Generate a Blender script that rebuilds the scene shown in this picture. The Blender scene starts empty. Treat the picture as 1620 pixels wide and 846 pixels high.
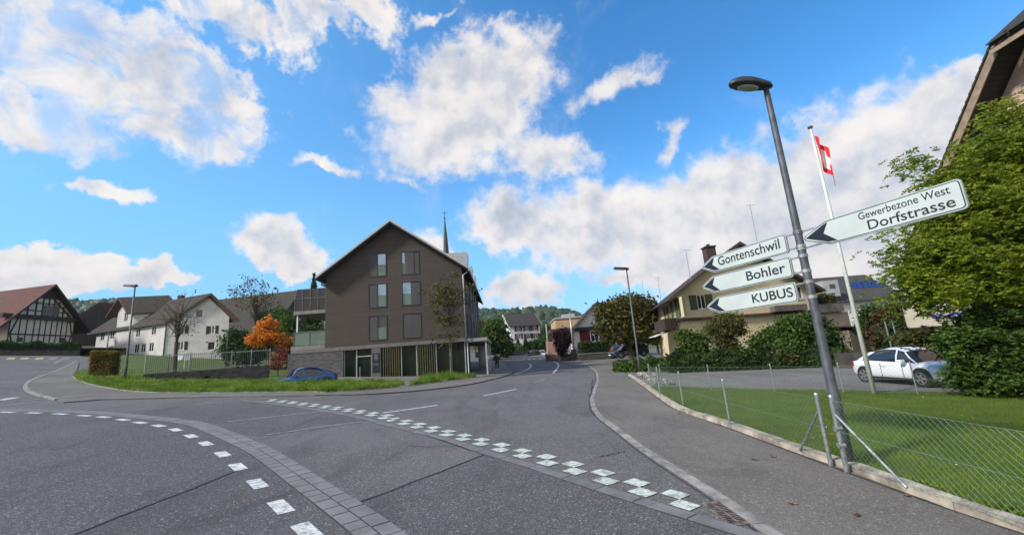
import bpy, bmesh, math, random
import numpy as np
from mathutils import Vector, Matrix, noise as mn
from mathutils.geometry import tessellate_polygon
R=math.radians
random.seed(7); rng=np.random.default_rng(7)
SC=bpy.context.scene; COL=SC.collection

# ---------------------------------------------------------------- camera
W0,H0,F0,CH=1620,846,660.0,2.2
_up=np.array([-240.,-3173.,F0]); _up/=np.linalg.norm(_up)
_z=np.array([0,0,1.]); _fw=_z-_up*(_z@_up); _fw/=np.linalg.norm(_fw)
_rt=np.cross(_fw,_up)
cd=bpy.data.cameras.new('camera'); cam=bpy.data.objects.new('camera',cd); COL.objects.link(cam)
cd.sensor_width=36; cd.lens=F0/W0*36; cd.clip_start=.05; cd.clip_end=6000
X=Vector((_rt[0],_fw[0],_up[0])); Y=-Vector((_rt[1],_fw[1],_up[1])); Z=-Vector((_rt[2],_fw[2],_up[2]))
m=Matrix((X,Y,Z)).transposed().to_4x4(); m.translation=(0,0,CH); cam.matrix_world=m
SC.camera=cam
def ray(x,y):
    d=np.array([x-W0/2,y-H0/2,F0]); return np.array([d@_rt,d@_fw,d@_up])
def at(x,y,Yd):                       # the point of a sight line at the distance Yd
    r=ray(x,y); return np.array([0,0,CH])+r*(Yd/r[1])
def hit(px,py,P0,d):                  # where a sight line meets a vertical plane through P0 along d -> (s,z)
    r=ray(px,py); n=np.array([-d[1],d[0]]); t=(n@np.array(P0[:2]))/(n@r[:2])
    P=np.array([0,0,CH])+r*t
    return float((P[:2]-np.array(P0[:2]))@np.array(d)), float(P[2])

# ---------------------------------------------------------------- sun, sky, exposure
SUN_DIR=Vector((-0.86,-0.40,0.0)).normalized(); SUN_EL=R(38)
sd=Vector((SUN_DIR.x*math.cos(SUN_EL),SUN_DIR.y*math.cos(SUN_EL),math.sin(SUN_EL)))
sl=bpy.data.lights.new('sun','SUN'); sl.energy=3.3; sl.angle=R(6); sl.color=(1,.93,.84)
so=bpy.data.objects.new('sun',sl); COL.objects.link(so); so.rotation_euler=(-sd).to_track_quat('-Z','Y').to_euler()
SC.view_settings.view_transform='Standard'; SC.view_settings.look='None'; SC.view_settings.gamma=1
SC.view_settings.use_curve_mapping=False; SC.view_settings.exposure=0.6
wd=bpy.data.worlds.new('World'); SC.world=wd; wd.use_nodes=True
nt=wd.node_tree; nt.nodes.clear()
class NT:
    def __init__(s,nt): s.nt=nt
    def n(s,t,ins=None,**kw):
        o=s.nt.nodes.new(t)
        for k,v in kw.items(): setattr(o,k,v)
        for k,v in (ins or {}).items():
            if isinstance(v,bpy.types.NodeSocket): s.nt.links.new(v,o.inputs[k])
            else: o.inputs[k].default_value=v
        return o
    def m(s,op,a,b=None,c=None,clamp=False):
        ins={0:a}
        if b is not None: ins[1]=b
        if c is not None: ins[2]=c
        return s.n('ShaderNodeMath',ins,operation=op,use_clamp=clamp).outputs[0]
    def vm(s,op,a,b=None,sc=None):
        ins={0:a}
        if b is not None: ins[1]=b
        if sc is not None: ins['Scale']=sc
        o=s.n('ShaderNodeVectorMath',ins,operation=op)
        return o.outputs[1] if op in('DOT_PRODUCT','LENGTH','DISTANCE') else o.outputs[0]
    def noise(s,v,scale,detail=5,rough=.55,dist=0,**kw):
        o=s.n('ShaderNodeTexNoise',{'Vector':v,'Scale':scale,'Detail':detail,'Roughness':rough,'Distortion':dist},**kw); return o
    def ramp(s,f,stops,interp='LINEAR'):
        o=s.n('ShaderNodeValToRGB',{0:f}); cr=o.color_ramp; cr.interpolation=interp
        while len(cr.elements)<len(stops): cr.elements.new(.5)
        for e,(p,c) in zip(cr.elements,stops):
            e.position=p; e.color=(*c,1) if len(c)==3 else c
        return o.outputs[0]
    def mix(s,f,a,b,bt='MIX'):
        o=s.n('ShaderNodeMix',{0:f},data_type='RGBA',blend_type=bt)
        for k,v in ((6,a),(7,b)):
            if isinstance(v,bpy.types.NodeSocket): s.nt.links.new(v,o.inputs[k])
            else: o.inputs[k].default_value=(*v,1) if len(v)==3 else v
        return o.outputs[2]
    def sstep(s,f,a,b):
        o=s.n('ShaderNodeMapRange',{0:f,1:a,2:b,3:0.,4:1.},interpolation_type='SMOOTHSTEP'); return o.outputs[0]
T=NT(nt)
sky=T.n('ShaderNodeTexSky',sky_type='NISHITA',sun_disc=False,sun_elevation=SUN_EL,
        sun_rotation=math.atan2(SUN_DIR.x,SUN_DIR.y),altitude=450,air_density=1.0,dust_density=.3,ozone_density=2.0)
SKY_STR=.15
hs=T.n('ShaderNodeHueSaturation',{'Hue':.498,'Saturation':1.33,'Value':1.18,'Color':sky.outputs[0]})
skyc=T.n('ShaderNodeVectorMath',{0:hs.outputs[0],'Scale':SKY_STR},operation='SCALE').outputs[0]
D=T.n('ShaderNodeTexCoord').outputs['Generated']
D=T.vm('NORMALIZE',D)
sep=T.n('ShaderNodeSeparateXYZ',{0:D})
skyc=T.mix(T.m('MULTIPLY',T.sstep(sep.outputs[2],.50,-.02),.90),skyc,(.17,.43,.74))
skyc=T.mix(T.m('MULTIPLY',T.sstep(sep.outputs[0],.3,-.9),.5),skyc,(.17,.42,.72))
wa=T.noise(D,5.0,3,.55).outputs['Color']; wa=T.vm('SUBTRACT',wa,(.5,.5,.5))
wb=T.noise(D,17.0,6,.6).outputs['Color']; wb=T.vm('SUBTRACT',wb,(.5,.5,.5))
DW=T.vm('ADD',T.vm('ADD',D,T.vm('SCALE',wa,sc=.10)),T.vm('SCALE',wb,sc=.075))
# cumulus banks as directions on the sky dome: px, py, rx, ry, tilt, density
BL=[(90,70,300,120,8,1.0),(250,130,200,110,18,1.0),(345,165,125,85,14,1.0),(320,215,110,45,20,.8),(60,190,170,60,25,.9),(380,30,140,60,0,.8),
 (175,300,105,17,10,.8),(490,8,60,30,0,.85),(590,30,45,70,-15,.65),
 (60,405,95,30,-20,.9),(60,450,200,38,0,1.0),(240,440,85,25,6,.95),(150,420,60,22,0,.8),
 (435,390,82,46,22,1.15),(410,370,50,30,10,.9),(470,420,60,30,10,.9),(520,270,70,13,8,.62),(640,285,50,12,12,.55),
 (745,165,175,115,-22,1.45),(800,115,100,72,-10,1.3),(700,225,125,70,-10,1.3),(640,180,75,55,0,1.1),
 (880,250,95,50,15,.95),(960,145,100,30,-28,.85),(1015,122,60,16,-25,.7),
 (820,350,115,62,8,1.3),(960,360,200,88,0,1.35),(1150,320,220,95,-14,1.35),(1060,225,26,62,25,.8),
 (1350,250,190,120,-20,1.15),(1490,190,150,90,-28,1.15),(1300,370,360,110,-8,1.15),(1500,300,200,150,0,1.1),(1500,430,260,110,0,1.0),
 (830,460,85,42,0,1.05),(1010,435,90,22,-5,.9),(680,385,60,30,5,.85),(690,30,60,14,-20,.45),
 (1130,410,260,55,-4,1.0),(1180,470,200,45,0,.85),
 (-300,300,260,160,0,1),(2000,300,300,250,0,1.05)]
best=None
for (px,py,rx,ry,tl,dn) in BL:
    c0=ray(px,py); n0=np.linalg.norm(c0); c=c0/n0
    ca,sa=math.cos(R(tl)),math.sin(R(tl))
    ax=ray(px+ca*10,py+sa*10)-c0; ay=ray(px-sa*10,py+ca*10)-c0
    ax-=c*(ax@c); ay-=c*(ay@c)
    ra=np.linalg.norm(ax)/10*rx/n0; rb=np.linalg.norm(ay)/10*ry/n0
    ax/=np.linalg.norm(ax)*ra; ay/=np.linalg.norm(ay)*rb
    u=T.vm('DOT_PRODUCT',DW,tuple(ax)); v=T.vm('DOT_PRODUCT',DW,tuple(ay)); w=T.m('MULTIPLY',T.m('LESS_THAN',T.vm('DOT_PRODUCT',D,tuple(c)),0.1),10.)
    l=T.vm('LENGTH',T.n('ShaderNodeCombineXYZ',{0:u,1:v,2:w}).outputs[0])
    b=T.m('MULTIPLY_ADD',l,-dn,dn)          # dn at the middle, 0 at the rim
    best=b if best is None else T.n('ShaderNodeMath',{0:best,1:b,2:.25},operation='SMOOTH_MAX').outputs[0]
# unseen broken cloud behind the viewer, thickened to make the blue fill light neutral
back=T.m('MULTIPLY',T.sstep(T.m('MULTIPLY',sep.outputs[1],-1.),-.05,.35),1.1)
best=T.m('MAXIMUM',best,T.m('MULTIPLY_ADD',T.noise(D,2.2,2).outputs[0],1.0,T.m('SUBTRACT',back,.95)))
n1=T.noise(D,7.0,6,.58,.15).outputs[0]
n1b=T.noise(D,26.0,9,.66,.25).outputs[0]
fb=T.m('ADD',T.m('MULTIPLY_ADD',n1,1.35,-.675),T.m('MULTIPLY_ADD',n1b,1.15,-.575))
dens=T.m('ADD',best,fb)
soft=T.noise(D,1.6,2).outputs[0]
cov=T.n('ShaderNodeMapRange',{0:dens,1:.0,2:T.m('MULTIPLY_ADD',T.sstep(soft,.45,.62),.42,.26),3:0.,4:1.},interpolation_type='SMOOTHSTEP').outputs[0]
# shading of the banks: bright sunlit heads, soft bluish grey hollows and bases
def bulk(v): return T.m('ADD',T.noise(v,7.0,3,.5,.15).outputs[0],T.m('MULTIPLY',T.noise(v,19.0,5,.6,.2).outputs[0],.42))
off=T.vm('ADD',D,tuple(np.array(sd)*.020+np.array([0,0,.022])))
lit=T.m('SUBTRACT',bulk(D),bulk(off))
core=T.sstep(dens,.15,1.05)
shade=T.m('ADD',T.m('MULTIPLY',lit,2.1),T.m('MULTIPLY_ADD',core,-.34,.80),clamp=True)
n3=T.noise(D,2.6,3,.5).outputs[0]
shade=T.m('ADD',shade,T.m('MULTIPLY_ADD',n3,.5,-.25),clamp=True)
cc=T.ramp(shade,[(0,(.50,.54,.63)),(.35,(.68,.69,.74)),(.62,(.88,.84,.82)),(1,(1.02,.955,.90))])
low=T.sstep(sep.outputs[2],.30,.0)
cc=T.mix(T.m('MULTIPLY',low,.30),cc,(.80,.66,.58))
CLOUD=.66
thin=T.noise(D,3.1,9,.65,.8).outputs[0]
veil=T.m('MULTIPLY',T.sstep(thin,.50,.80),.28)
hole=T.noise(D,12.0,8,.62,.5).outputs[0]
hl2=T.m('MULTIPLY',T.sstep(hole,.44,.64),T.m('MULTIPLY',T.sstep(sep.outputs[0],-.12,-.42),T.sstep(sep.outputs[2],.28,.42)))
cov=T.m('MULTIPLY',cov,T.m('MULTIPLY_ADD',hl2,-.62,1.))
cov=T.m('MAXIMUM',T.m('MULTIPLY',cov,.95),veil)
final=T.mix(cov,skyc,T.n('ShaderNodeVectorMath',{0:cc,'Scale':CLOUD},operation='SCALE').outputs[0])
bg=T.n('ShaderNodeBackground',{'Color':final,'Strength':1.0})
T.n('ShaderNodeOutputWorld',{0:bg.outputs[0]})

# ---------------------------------------------------------------- terrain
def tz(x,y):
    if x<0:
        xx=min(-x,54); f=.045*xx+.0009*xx*xx+max(-x-54,0)*.10
    else: f=-.018*min(x,60)
    return f+.012*y+.02*max(0,min(y,150)-50)
def gt(px,py,dz=0):                   # where a sight line meets the terrain
    r=ray(px,py)/660; t=.5; a=None
    while t<500:
        P=np.array([0,0,CH])+r*t
        if P[2]<tz(P[0],P[1])+dz:
            lo,hi=a,t
            for _ in range(30):
                q=(lo+hi)/2; P=np.array([0,0,CH])+r*q
                if P[2]<tz(P[0],P[1])+dz: hi=q
                else: lo=q
            return np.array([P[0],P[1]])
        a=t; t*=1.02
    return np.array([P[0],P[1]])

# ---------------------------------------------------------------- object helpers
def tag(o,label=None,cat=None,group=None,kind=None):
    if label: o['label']=label
    if cat: o['category']=cat
    if group: o['group']=group
    if kind: o['kind']=kind
    return o
def thing(name,label,cat,loc,rz=0,group=None):
    o=bpy.data.objects.new(name,None); COL.objects.link(o); o.empty_display_size=.1
    o.location=loc; o.rotation_euler=(0,0,rz); return tag(o,label,cat,group)
def link(name,me,mat=None,parent=None,smooth=False,loc=(0,0,0)):
    o=bpy.data.objects.new(name,me); COL.objects.link(o)
    if mat is not None:
        for mm in (mat if isinstance(mat,(list,tuple)) else [mat]): me.materials.append(mm)
    if parent: o.parent=parent
    o.location=loc
    if smooth: me.polygons.foreach_set('use_smooth',[True]*len(me.polygons))
    return o
def dup(o,parent=None):
    c=o.copy(); COL.objects.link(c)
    if parent is not None: c.parent=parent
    for ch in o.children: dup(ch,c)
    return c
class MB:
    def __init__(s): s.v=[]; s.f=[]; s.mi=[]; s.cur=0
    def add(s,vs,fs):
        n=len(s.v); s.v+= [tuple(map(float,v)) for v in vs]; s.f+=[tuple(n+i for i in f) for f in fs]; s.mi+=[s.cur]*len(fs); return s
    def hexa(s,b,t):                   # bottom 4, top 4
        return s.add(list(b)+list(t),[(3,2,1,0),(4,5,6,7),(0,1,5,4),(1,2,6,5),(2,3,7,6),(3,0,4,7)])
    def box(s,x0,x1,y0,y1,z0,z1):
        return s.hexa([(x0,y0,z0),(x1,y0,z0),(x1,y1,z0),(x0,y1,z0)],[(x0,y0,z1),(x1,y0,z1),(x1,y1,z1),(x0,y1,z1)])
    def obox(s,c,u,v,hu,hv,z0,z1):     # upright box around c with unit axes u,v
        c=np.array(c[:2]);u=np.array(u);v=np.array(v)
        q=[c-u*hu-v*hv,c+u*hu-v*hv,c+u*hu+v*hv,c-u*hu+v*hv]
        return s.hexa([(*p,z0) for p in q],[(*p,z1) for p in q])
    def bar(s,a,b,w,h=None):           # square bar between two points
        a=Vector(a);b=Vector(b);d=(b-a).normalized(); up=Vector((0,0,1)) if abs(d.z)<.95 else Vector((0,1,0))
        sx=d.cross(up).normalized(); sy=sx.cross(d); h=h or w
        q=[-sx*w/2-sy*h/2,sx*w/2-sy*h/2,sx*w/2+sy*h/2,-sx*w/2+sy*h/2]
        return s.hexa([a+k for k in q],[b+k for k in q])
    def tube(s,pts,r,n=8,cap=True):
        pts=[Vector(p) for p in pts]; rs=r if isinstance(r,(list,tuple)) else [r]*len(pts)
        vs=[];ref=None
        for i,p in enumerate(pts):
            d=(pts[min(i+1,len(pts)-1)]-pts[max(i-1,0)]).normalized()
            if ref is None: ref=Vector((1,0,0)) if abs(d.x)<.8 else Vector((0,1,0))
            a=d.cross(ref).normalized(); b=a.cross(d).normalized(); ref=-(d.cross(a)) if False else b.cross(d)*-1 if False else ref
            for k in range(n):
                t=2*math.pi*k/n; vs.append(p+(a*math.cos(t)+b*math.sin(t))*rs[i])
        fs=[]
        for i in range(len(pts)-1):
            for k in range(n):
                k2=(k+1)%n; fs.append((i*n+k,i*n+k2,(i+1)*n+k2,(i+1)*n+k))
        if cap: fs.append(tuple(range(n-1,-1,-1))); fs.append(tuple((len(pts)-1)*n+k for k in range(n)))
        return s.add(vs,fs)
    def disc(s,c,ax,r,t,n=20,r2=None): # short cylinder along ax
        c=Vector(c);ax=Vector(ax).normalized(); return s.tube([c-ax*t/2,c+ax*t/2],[r,r2 or r],n)
    def prism(s,poly,f0,f1):           # polygon (list of 2d) mapped by f0 and f1 to 3d
        n=len(poly); a=[f0(*p) for p in poly]; b=[f1(*p) for p in poly]
        tri=tessellate_polygon([[Vector((p[0],p[1],0)) for p in poly]])
        s.add(a+b,[tuple(t) for t in tri]+[tuple(n+i for i in t[::-1]) for t in tri]+[(i,(i+1)%n,n+(i+1)%n,n+i) for i in range(n)])
        return s
    def build(s,name,mat=None,parent=None,smooth=False,world=False,bevel=0,loc=(0,0,0)):
        me=bpy.data.meshes.new(name); vs=s.v
        if world and parent is not None:
            p=parent; M=Matrix.Identity(4); ch=[]
            while p: ch.append(p); p=p.parent
            for q in reversed(ch): M=M@Matrix.Translation(q.location)@q.rotation_euler.to_matrix().to_4x4()
            Mi=M.inverted(); vs=[tuple(Mi@Vector(v)) for v in vs]
        me.from_pydata(vs,[],s.f); me.update()
        bm=bmesh.new(); bm.from_mesh(me); bmesh.ops.recalc_face_normals(bm,faces=bm.faces); bm.to_mesh(me); bm.free()
        o=link(name,me,mat,parent,smooth,loc)
        if isinstance(mat,(list,tuple)): me.polygons.foreach_set('material_index',s.mi)
        if bevel:
            b=o.modifiers.new('b','BEVEL'); b.width=bevel; b.segments=2; b.limit_method='ANGLE'
        return o

# ---------------------------------------------------------------- materials
def newmat(name):
    m=bpy.data.materials.new(name); m.use_nodes=True; t=NT(m.node_tree); m.node_tree.nodes.clear()
    return m,t
def fin(t,col,rough=.8,bump=None,bs=.3,bd=.01,metal=0,spec=.4,extra=None):
    ins={'Base Color':(*col,1) if isinstance(col,tuple) else col,'Roughness':rough,'Metallic':metal,'Specular IOR Level':spec}
    if extra: ins.update(extra)
    if bump is not None:
        ins['Normal']=t.n('ShaderNodeBump',{'Height':bump,'Strength':bs,'Distance':bd}).outputs[0]
    p=t.n('ShaderNodeBsdfPrincipled',ins); t.n('ShaderNodeOutputMaterial',{0:p.outputs[0]}); return p
MATS={}
def M_(name,col,rough=.8,var=.15,scale=3.,bscale=60.,bs=.15,metal=0,spec=.4,dirt=None,extra=None):
    if name in MATS: return MATS[name]
    m,t=newmat(name); P=t.n('ShaderNodeTexCoord').outputs['Object']
    n=t.noise(P,scale,6,.6).outputs[0]; n2=t.noise(P,bscale,3,.6).outputs[0]
    a=tuple(max(0,c*(1-var*1.6)) for c in col); b=tuple(min(1,c*(1+var*1.2)) for c in col)
    c=t.mix(t.sstep(n,.3,.7),a,b)
    c=t.mix(t.m('MULTIPLY',t.sstep(n2,.45,.75),var*.8),c,tuple(x*.55 for x in col))
    if dirt:
        st=t.noise(t.vm('MULTIPLY',P,(3.,3.,.35)),1.6,5,.65).outputs[0]
        c=t.mix(t.m('MULTIPLY',t.sstep(st,.5,.78),dirt),c,tuple(x*.45 for x in col))
    fin(t,c,rough,n2,bs,.01,metal,spec,extra); MATS[name]=m; return m
def asphalt(name,c0,c1,patch=.25,speck=1.0):
    m,t=newmat(name); P=t.n('ShaderNodeNewGeometry').outputs['Position']
    big=t.noise(P,.22,5,.6,.6).outputs[0]; mid=t.noise(P,1.7,5,.65,.3).outputs[0]
    v=t.n('ShaderNodeTexVoronoi',{'Vector':P,'Scale':95.0},feature='F1'); 
    v2=t.n('ShaderNodeTexVoronoi',{'Vector':P,'Scale':38.0},feature='F1')
    c=t.mix(t.sstep(big,.32,.68),c0,c1)
    c=t.mix(t.m('MULTIPLY',t.sstep(mid,.48,.72),patch),c,tuple(x*.62 for x in c0))
    # stones in the binder
    sp=t.n('ShaderNodeSeparateColor',{0:v.outputs['Color']}).outputs[0]
    c=t.mix(t.m('MULTIPLY',t.sstep(sp,.70,1.),.55*speck),c,(.34,.34,.345))
    c=t.mix(t.m('MULTIPLY',t.sstep(sp,.28,.0),.62*speck),c,(.016,.017,.02))
    sp2=t.n('ShaderNodeSeparateColor',{0:v2.outputs['Color']}).outputs[1]
    c=t.mix(t.m('MULTIPLY',t.sstep(sp2,.93,1.),.5*speck),c,(.40,.39,.38))
    # oil and tyre wear: long soft streaks
    lk=t.noise(t.vm('MULTIPLY',P,(.55,.16,.3)),1.3,5,.6,1.2).outputs[0]
    c=t.mix(t.m('MULTIPLY',t.sstep(lk,.50,.70),.38),c,tuple(x*.5 for x in c0))
    l2=t.noise(t.vm('MULTIPLY',P,(1.,.35,.3)),.8,6,.68,.6).outputs[0]
    c=t.mix(t.m('MULTIPLY',t.sstep(l2,.52,.72),.30),c,tuple(min(1,x*1.5) for x in c1))
    sp3=t.noise(P,3.1,3,.5).outputs[0]; c=t.mix(t.m('MULTIPLY',t.sstep(sp3,.70,.76),.45),c,tuple(x*.45 for x in c0))
    fine=t.noise(P,14.,4,.7).outputs[0]
    c=t.mix(t.m('MULTIPLY',t.sstep(fine,.5,.7),.16),c,tuple(min(1,x*1.7) for x in c1))
    fin(t,c,.86,t.m('ADD',v.outputs['Distance'],t.m('MULTIPLY',mid,.5)),.55,.008,0,.35); MATS[name]=m; return m
A_ROAD=asphalt('asphalt_road',(.084,.080,.080),(.119,.113,.112))
A_DARK=asphalt('asphalt_newer',(.062,.060,.061),(.085,.081,.083),.35)
A_RING=asphalt('asphalt_circle',(.062,.059,.060),(.085,.081,.083),.3)
A_WALK=asphalt('asphalt_footway',(.118,.108,.094),(.16,.148,.128),.3,.8)
A_LOT=asphalt('asphalt_yard',(.125,.116,.112),(.18,.17,.162),.3,.9)
def paint(name,col,wear=.4):
    m,t=newmat(name); P=t.n('ShaderNodeNewGeometry').outputs['Position']
    n=t.noise(P,9.,6,.75).outputs[0]; n2=t.noise(P,60.,3,.7).outputs[0]
    c=t.mix(t.m('MULTIPLY',t.sstep(n2,.4,.7),.22),col,tuple(x*.55 for x in col))
    w=t.m('MULTIPLY',t.sstep(t.m('ADD',n,t.m('MULTIPLY',n2,.35)),.70-.28*wear,.86),.85)
    c=t.mix(w,c,(.09,.09,.095)); fin(t,c,.7,n2,.3,.004); return m
P_WHITE=paint('road_paint_white',(.70,.72,.71),.55); P_OLD=paint('road_paint_worn',(.36,.37,.38),1.1); P_YEL=paint('road_paint_yellow',(.66,.55,.16),.6)
P_GREEN=paint('road_paint_checker',(.60,.67,.60),.55)
STONE=M_('granite_setts',(.175,.173,.176),.85,.13,2.2,45.,.4)
MORTAR=M_('sett_joint',(.05,.05,.05),.95,.2)
KERB=M_('kerb_granite_pale',(.25,.24,.228),.85,.3,3.,60.,.4)
KERBB=M_('kerb_concrete_beige',(.40,.355,.285),.9,.32,2.5,70.,.5,dirt=.35)
CRACK=M_('crack_tar',(.02,.02,.022),.7,.2)
def soil_mat():
    m,t=newmat('grass_soil'); P=t.n('ShaderNodeNewGeometry').outputs['Position']
    n=t.noise(P,.6,6,.6).outputs[0]; n2=t.noise(P,18.,5,.7).outputs[0]
    c=t.mix(t.sstep(n,.35,.65),(.055,.090,.008),(.085,.125,.014)); c=t.mix(t.m('MULTIPLY',t.sstep(n2,.4,.7),.6),c,(.018,.028,.008))
    fin(t,c,.95,n2,.8,.03); return m
SOIL=soil_mat()
def leafmat(name,cols,trans=.35,rough=.6,pos=.35):
    m,t=newmat(name); g=t.n('ShaderNodeNewGeometry'); r=g.outputs['Random Per Island']
    pn=t.noise(t.n('ShaderNodeTexCoord').outputs['Object'],.9,3,.6).outputs[0]
    f=t.m('ADD',t.m('MULTIPLY',r,1-pos),t.m('MULTIPLY',t.sstep(pn,.3,.7),pos))
    k=len(cols); c=t.ramp(f,[(i/(k-1),c) for i,c in enumerate(cols)])
    p=t.n('ShaderNodeBsdfPrincipled',{'Base Color':c,'Roughness':rough,'Specular IOR Level':.3})
    tr=t.n('ShaderNodeBsdfTranslucent',{'Color':c}); mx=t.n('ShaderNodeMixShader',{0:trans,1:p.outputs[0],2:tr.outputs[0]})
    t.n('ShaderNodeOutputMaterial',{0:mx.outputs[0]}); return m
L_DARK=leafmat('leaf_dark',[(.015,.036,.010),(.034,.075,.016),(.07,.12,.025)])
L_MID=leafmat('leaf_mid',[(.025,.060,.012),(.060,.120,.018),(.13,.20,.03)])
L_LIGHT=leafmat('leaf_light',[(.06,.12,.010),(.18,.25,.018),(.34,.38,.035)],.5)
L_CHEST=leafmat('leaf_chestnut',[(.028,.045,.010),(.065,.080,.016),(.15,.115,.025),(.045,.075,.015)])
L_OLIVE=leafmat('leaf_olive',[(.04,.055,.015),(.09,.10,.025),(.16,.14,.04)])
L_RED=leafmat('leaf_darkred',[(.015,.008,.014),(.035,.014,.020),(.055,.020,.025)])
L_ORANGE=leafmat('leaf_orange',[(.38,.10,.015),(.62,.21,.02),(.72,.34,.04)],.4)
L_CRIM=leafmat('leaf_crimson',[(.12,.015,.02),(.25,.03,.03),(.10,.03,.02)])
L_BROWN=leafmat('leaf_brown',[(.06,.035,.018),(.10,.06,.025),(.05,.06,.02)])
L_HEDGE=leafmat('leaf_hedge_autumn',[(.08,.10,.016),(.20,.13,.03),(.30,.27,.04)])
L_GRASS=leafmat('grass_blade',[(.060,.115,.005),(.115,.195,.008),(.21,.29,.018)],.38,.6,.6)
L_TALL=leafmat('grass_tall',[(.045,.095,.010),(.10,.19,.014),(.20,.30,.03),(.30,.30,.09)],.4,.6,.6)
L_FAR=leafmat('leaf_far_wood',[(.020,.042,.022),(.038,.068,.030),(.065,.085,.035)],.1)
BARK=M_('bark',(.075,.060,.048),.95,.35,8.,40.,.7)
BARKG=M_('bark_grey',(.12,.11,.095),.95,.35,8.,40.,.7)
GALV=M_('galvanised_steel',(.36,.39,.40),.45,.2,12.,80.,.1,.75)
POLE=M_('lamp_pole_grey',(.085,.10,.115),.55,.22,5.,50.,.12,.35,dirt=.2)
POLED=M_('lamp_pole_dark',(.05,.055,.065),.5,.2,5.,50.,.1,.3)
WIRE=M_('green_grey_wire',(.17,.25,.18),.5,.1,metal=.4)
WHITEP=M_('white_paint',(.74,.75,.76),.5,.05)
BLACKP=M_('black_plastic',(.015,.016,.018),.45,.1)
SIGNW=M_('sign_white',(.48,.54,.52),.38,.04,2.,90.,.03)
SIGNB=M_('sign_black',(.012,.016,.022),.4,.1)
SIGNM=M_('sign_rim',(.42,.48,.46),.4,.12,metal=.3)
def glassmat(name,col=(.02,.026,.03),rough=.05,spec=1.0,metal=0):
    m,t=newmat(name); P=t.n('ShaderNodeTexCoord').outputs['Object']; n=t.noise(P,.8,2).outputs[0]
    c=t.mix(n,tuple(x*.6 for x in col),tuple(x*1.5 for x in col)); fin(t,c,rough,n,.06,.02,metal,spec); return m
GLASS=glassmat('window_glass'); GLASSB=glassmat('window_glass_reflective',(.30,.42,.50),.04,1.,.85)
GLASSG=glassmat('glass_greenish',(.10,.16,.13),.12,.8,.15); CARGL=glassmat('car_glass',(.012,.015,.018),.04)
TREDR=None
def tilemat(name,cols,band=.33,hz=.25,moss=0):
    m,t=newmat(name); P=t.n('ShaderNodeTexCoord').outputs['Object']; s=t.n('ShaderNodeSeparateXYZ',{0:P})
    u=t.m('ADD',s.outputs[0],t.m('MULTIPLY',s.outputs[1],1.0)); z=s.outputs[2]
    v=t.n('ShaderNodeCombineXYZ',{0:u,1:z,2:0.}).outputs[0]
    br=t.n('ShaderNodeTexBrick',{'Vector':v,'Color1':(0,0,0,1),'Color2':(1,1,1,1),'Mortar':(.5,.5,.5,1),'Scale':1.0,'Mortar Size':.012,'Brick Width':hz,'Row Height':band*.55})
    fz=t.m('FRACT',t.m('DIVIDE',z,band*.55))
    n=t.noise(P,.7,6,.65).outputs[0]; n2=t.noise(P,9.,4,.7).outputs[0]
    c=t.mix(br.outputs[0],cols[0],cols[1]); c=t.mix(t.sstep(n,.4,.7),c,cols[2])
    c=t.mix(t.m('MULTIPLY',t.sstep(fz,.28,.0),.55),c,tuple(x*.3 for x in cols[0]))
    c=t.mix(t.m('MULTIPLY',n2,.4),c,tuple(x*.55 for x in cols[2]))
    if moss: c=t.mix(t.m('MULTIPLY',t.sstep(t.noise(P,1.7,6,.7).outputs[0],.45,.65),moss),c,(.055,.062,.022))
    fin(t,c,.9,t.m('ADD',fz,n2),.5,.03); MATS[name]=m; return m
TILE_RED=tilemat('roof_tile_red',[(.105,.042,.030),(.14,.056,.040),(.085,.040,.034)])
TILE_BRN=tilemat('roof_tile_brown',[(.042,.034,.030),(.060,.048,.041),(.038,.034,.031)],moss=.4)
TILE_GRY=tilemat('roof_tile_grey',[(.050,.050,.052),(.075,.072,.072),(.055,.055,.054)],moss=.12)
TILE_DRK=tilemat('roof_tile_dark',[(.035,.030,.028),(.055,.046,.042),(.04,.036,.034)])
def boardmat(name,c0,c1,row=.14,vert=False,gap=.02,bump=.5,gk=.2):
    m,t=newmat(name); P=t.n('ShaderNodeTexCoord').outputs['Object']; s=t.n('ShaderNodeSeparateXYZ',{0:P})
    u=t.m('ADD',s.outputs[0],s.outputs[1]); z=s.outputs[2]
    a=u if vert else z
    q=t.m('DIVIDE',a,row); fr=t.m('FRACT',q); idx=t.m('FLOOR',q)
    wn=t.n('ShaderNodeTexWhiteNoise',{1:t.m('ADD',idx,.5)},noise_dimensions='1D').outputs[0]
    sc=(1.,1.,9.) if not vert else (9.,9.,1.)
    g=t.noise(t.vm('MULTIPLY',P,sc),1.2,5,.65).outputs[0]
    c=t.mix(wn,c0,c1); c=t.mix(t.m('MULTIPLY',g,.5),c,tuple(x*.6 for x in c0))
    gp=t.m('LESS_THAN',fr,gap/row); c=t.mix(gp,c,tuple(x*gk for x in c0))
    st=t.noise(t.vm('MULTIPLY',P,(1.,1.,.15)),1.1,4,.6).outputs[0]
    c=t.mix(t.m('MULTIPLY',t.sstep(st,.5,.8),.3),c,tuple(x*1.35 for x in c1))
    fin(t,c,.8,t.m('SUBTRACT',g,gp),bump,.012); MATS[name]=m; return m
CLAD=boardmat('facade_boards_brown',(.066,.056,.049),(.082,.069,.061),.16,False,.016,.4,.35)
PANEL=boardmat('sliding_panel_grey',(.095,.095,.105),(.112,.112,.122),.055,True,.018,.4)
DARKW=boardmat('dark_timber',(.045,.034,.026),(.065,.050,.038),.18,True,.015)
REDW=boardmat('red_boards',(.14,.014,.018),(.18,.02,.024),.12,True,.01)
CONCB=boardmat('concrete_boarded',(.20,.18,.155),(.25,.225,.19),.35,True,.02)
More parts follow.
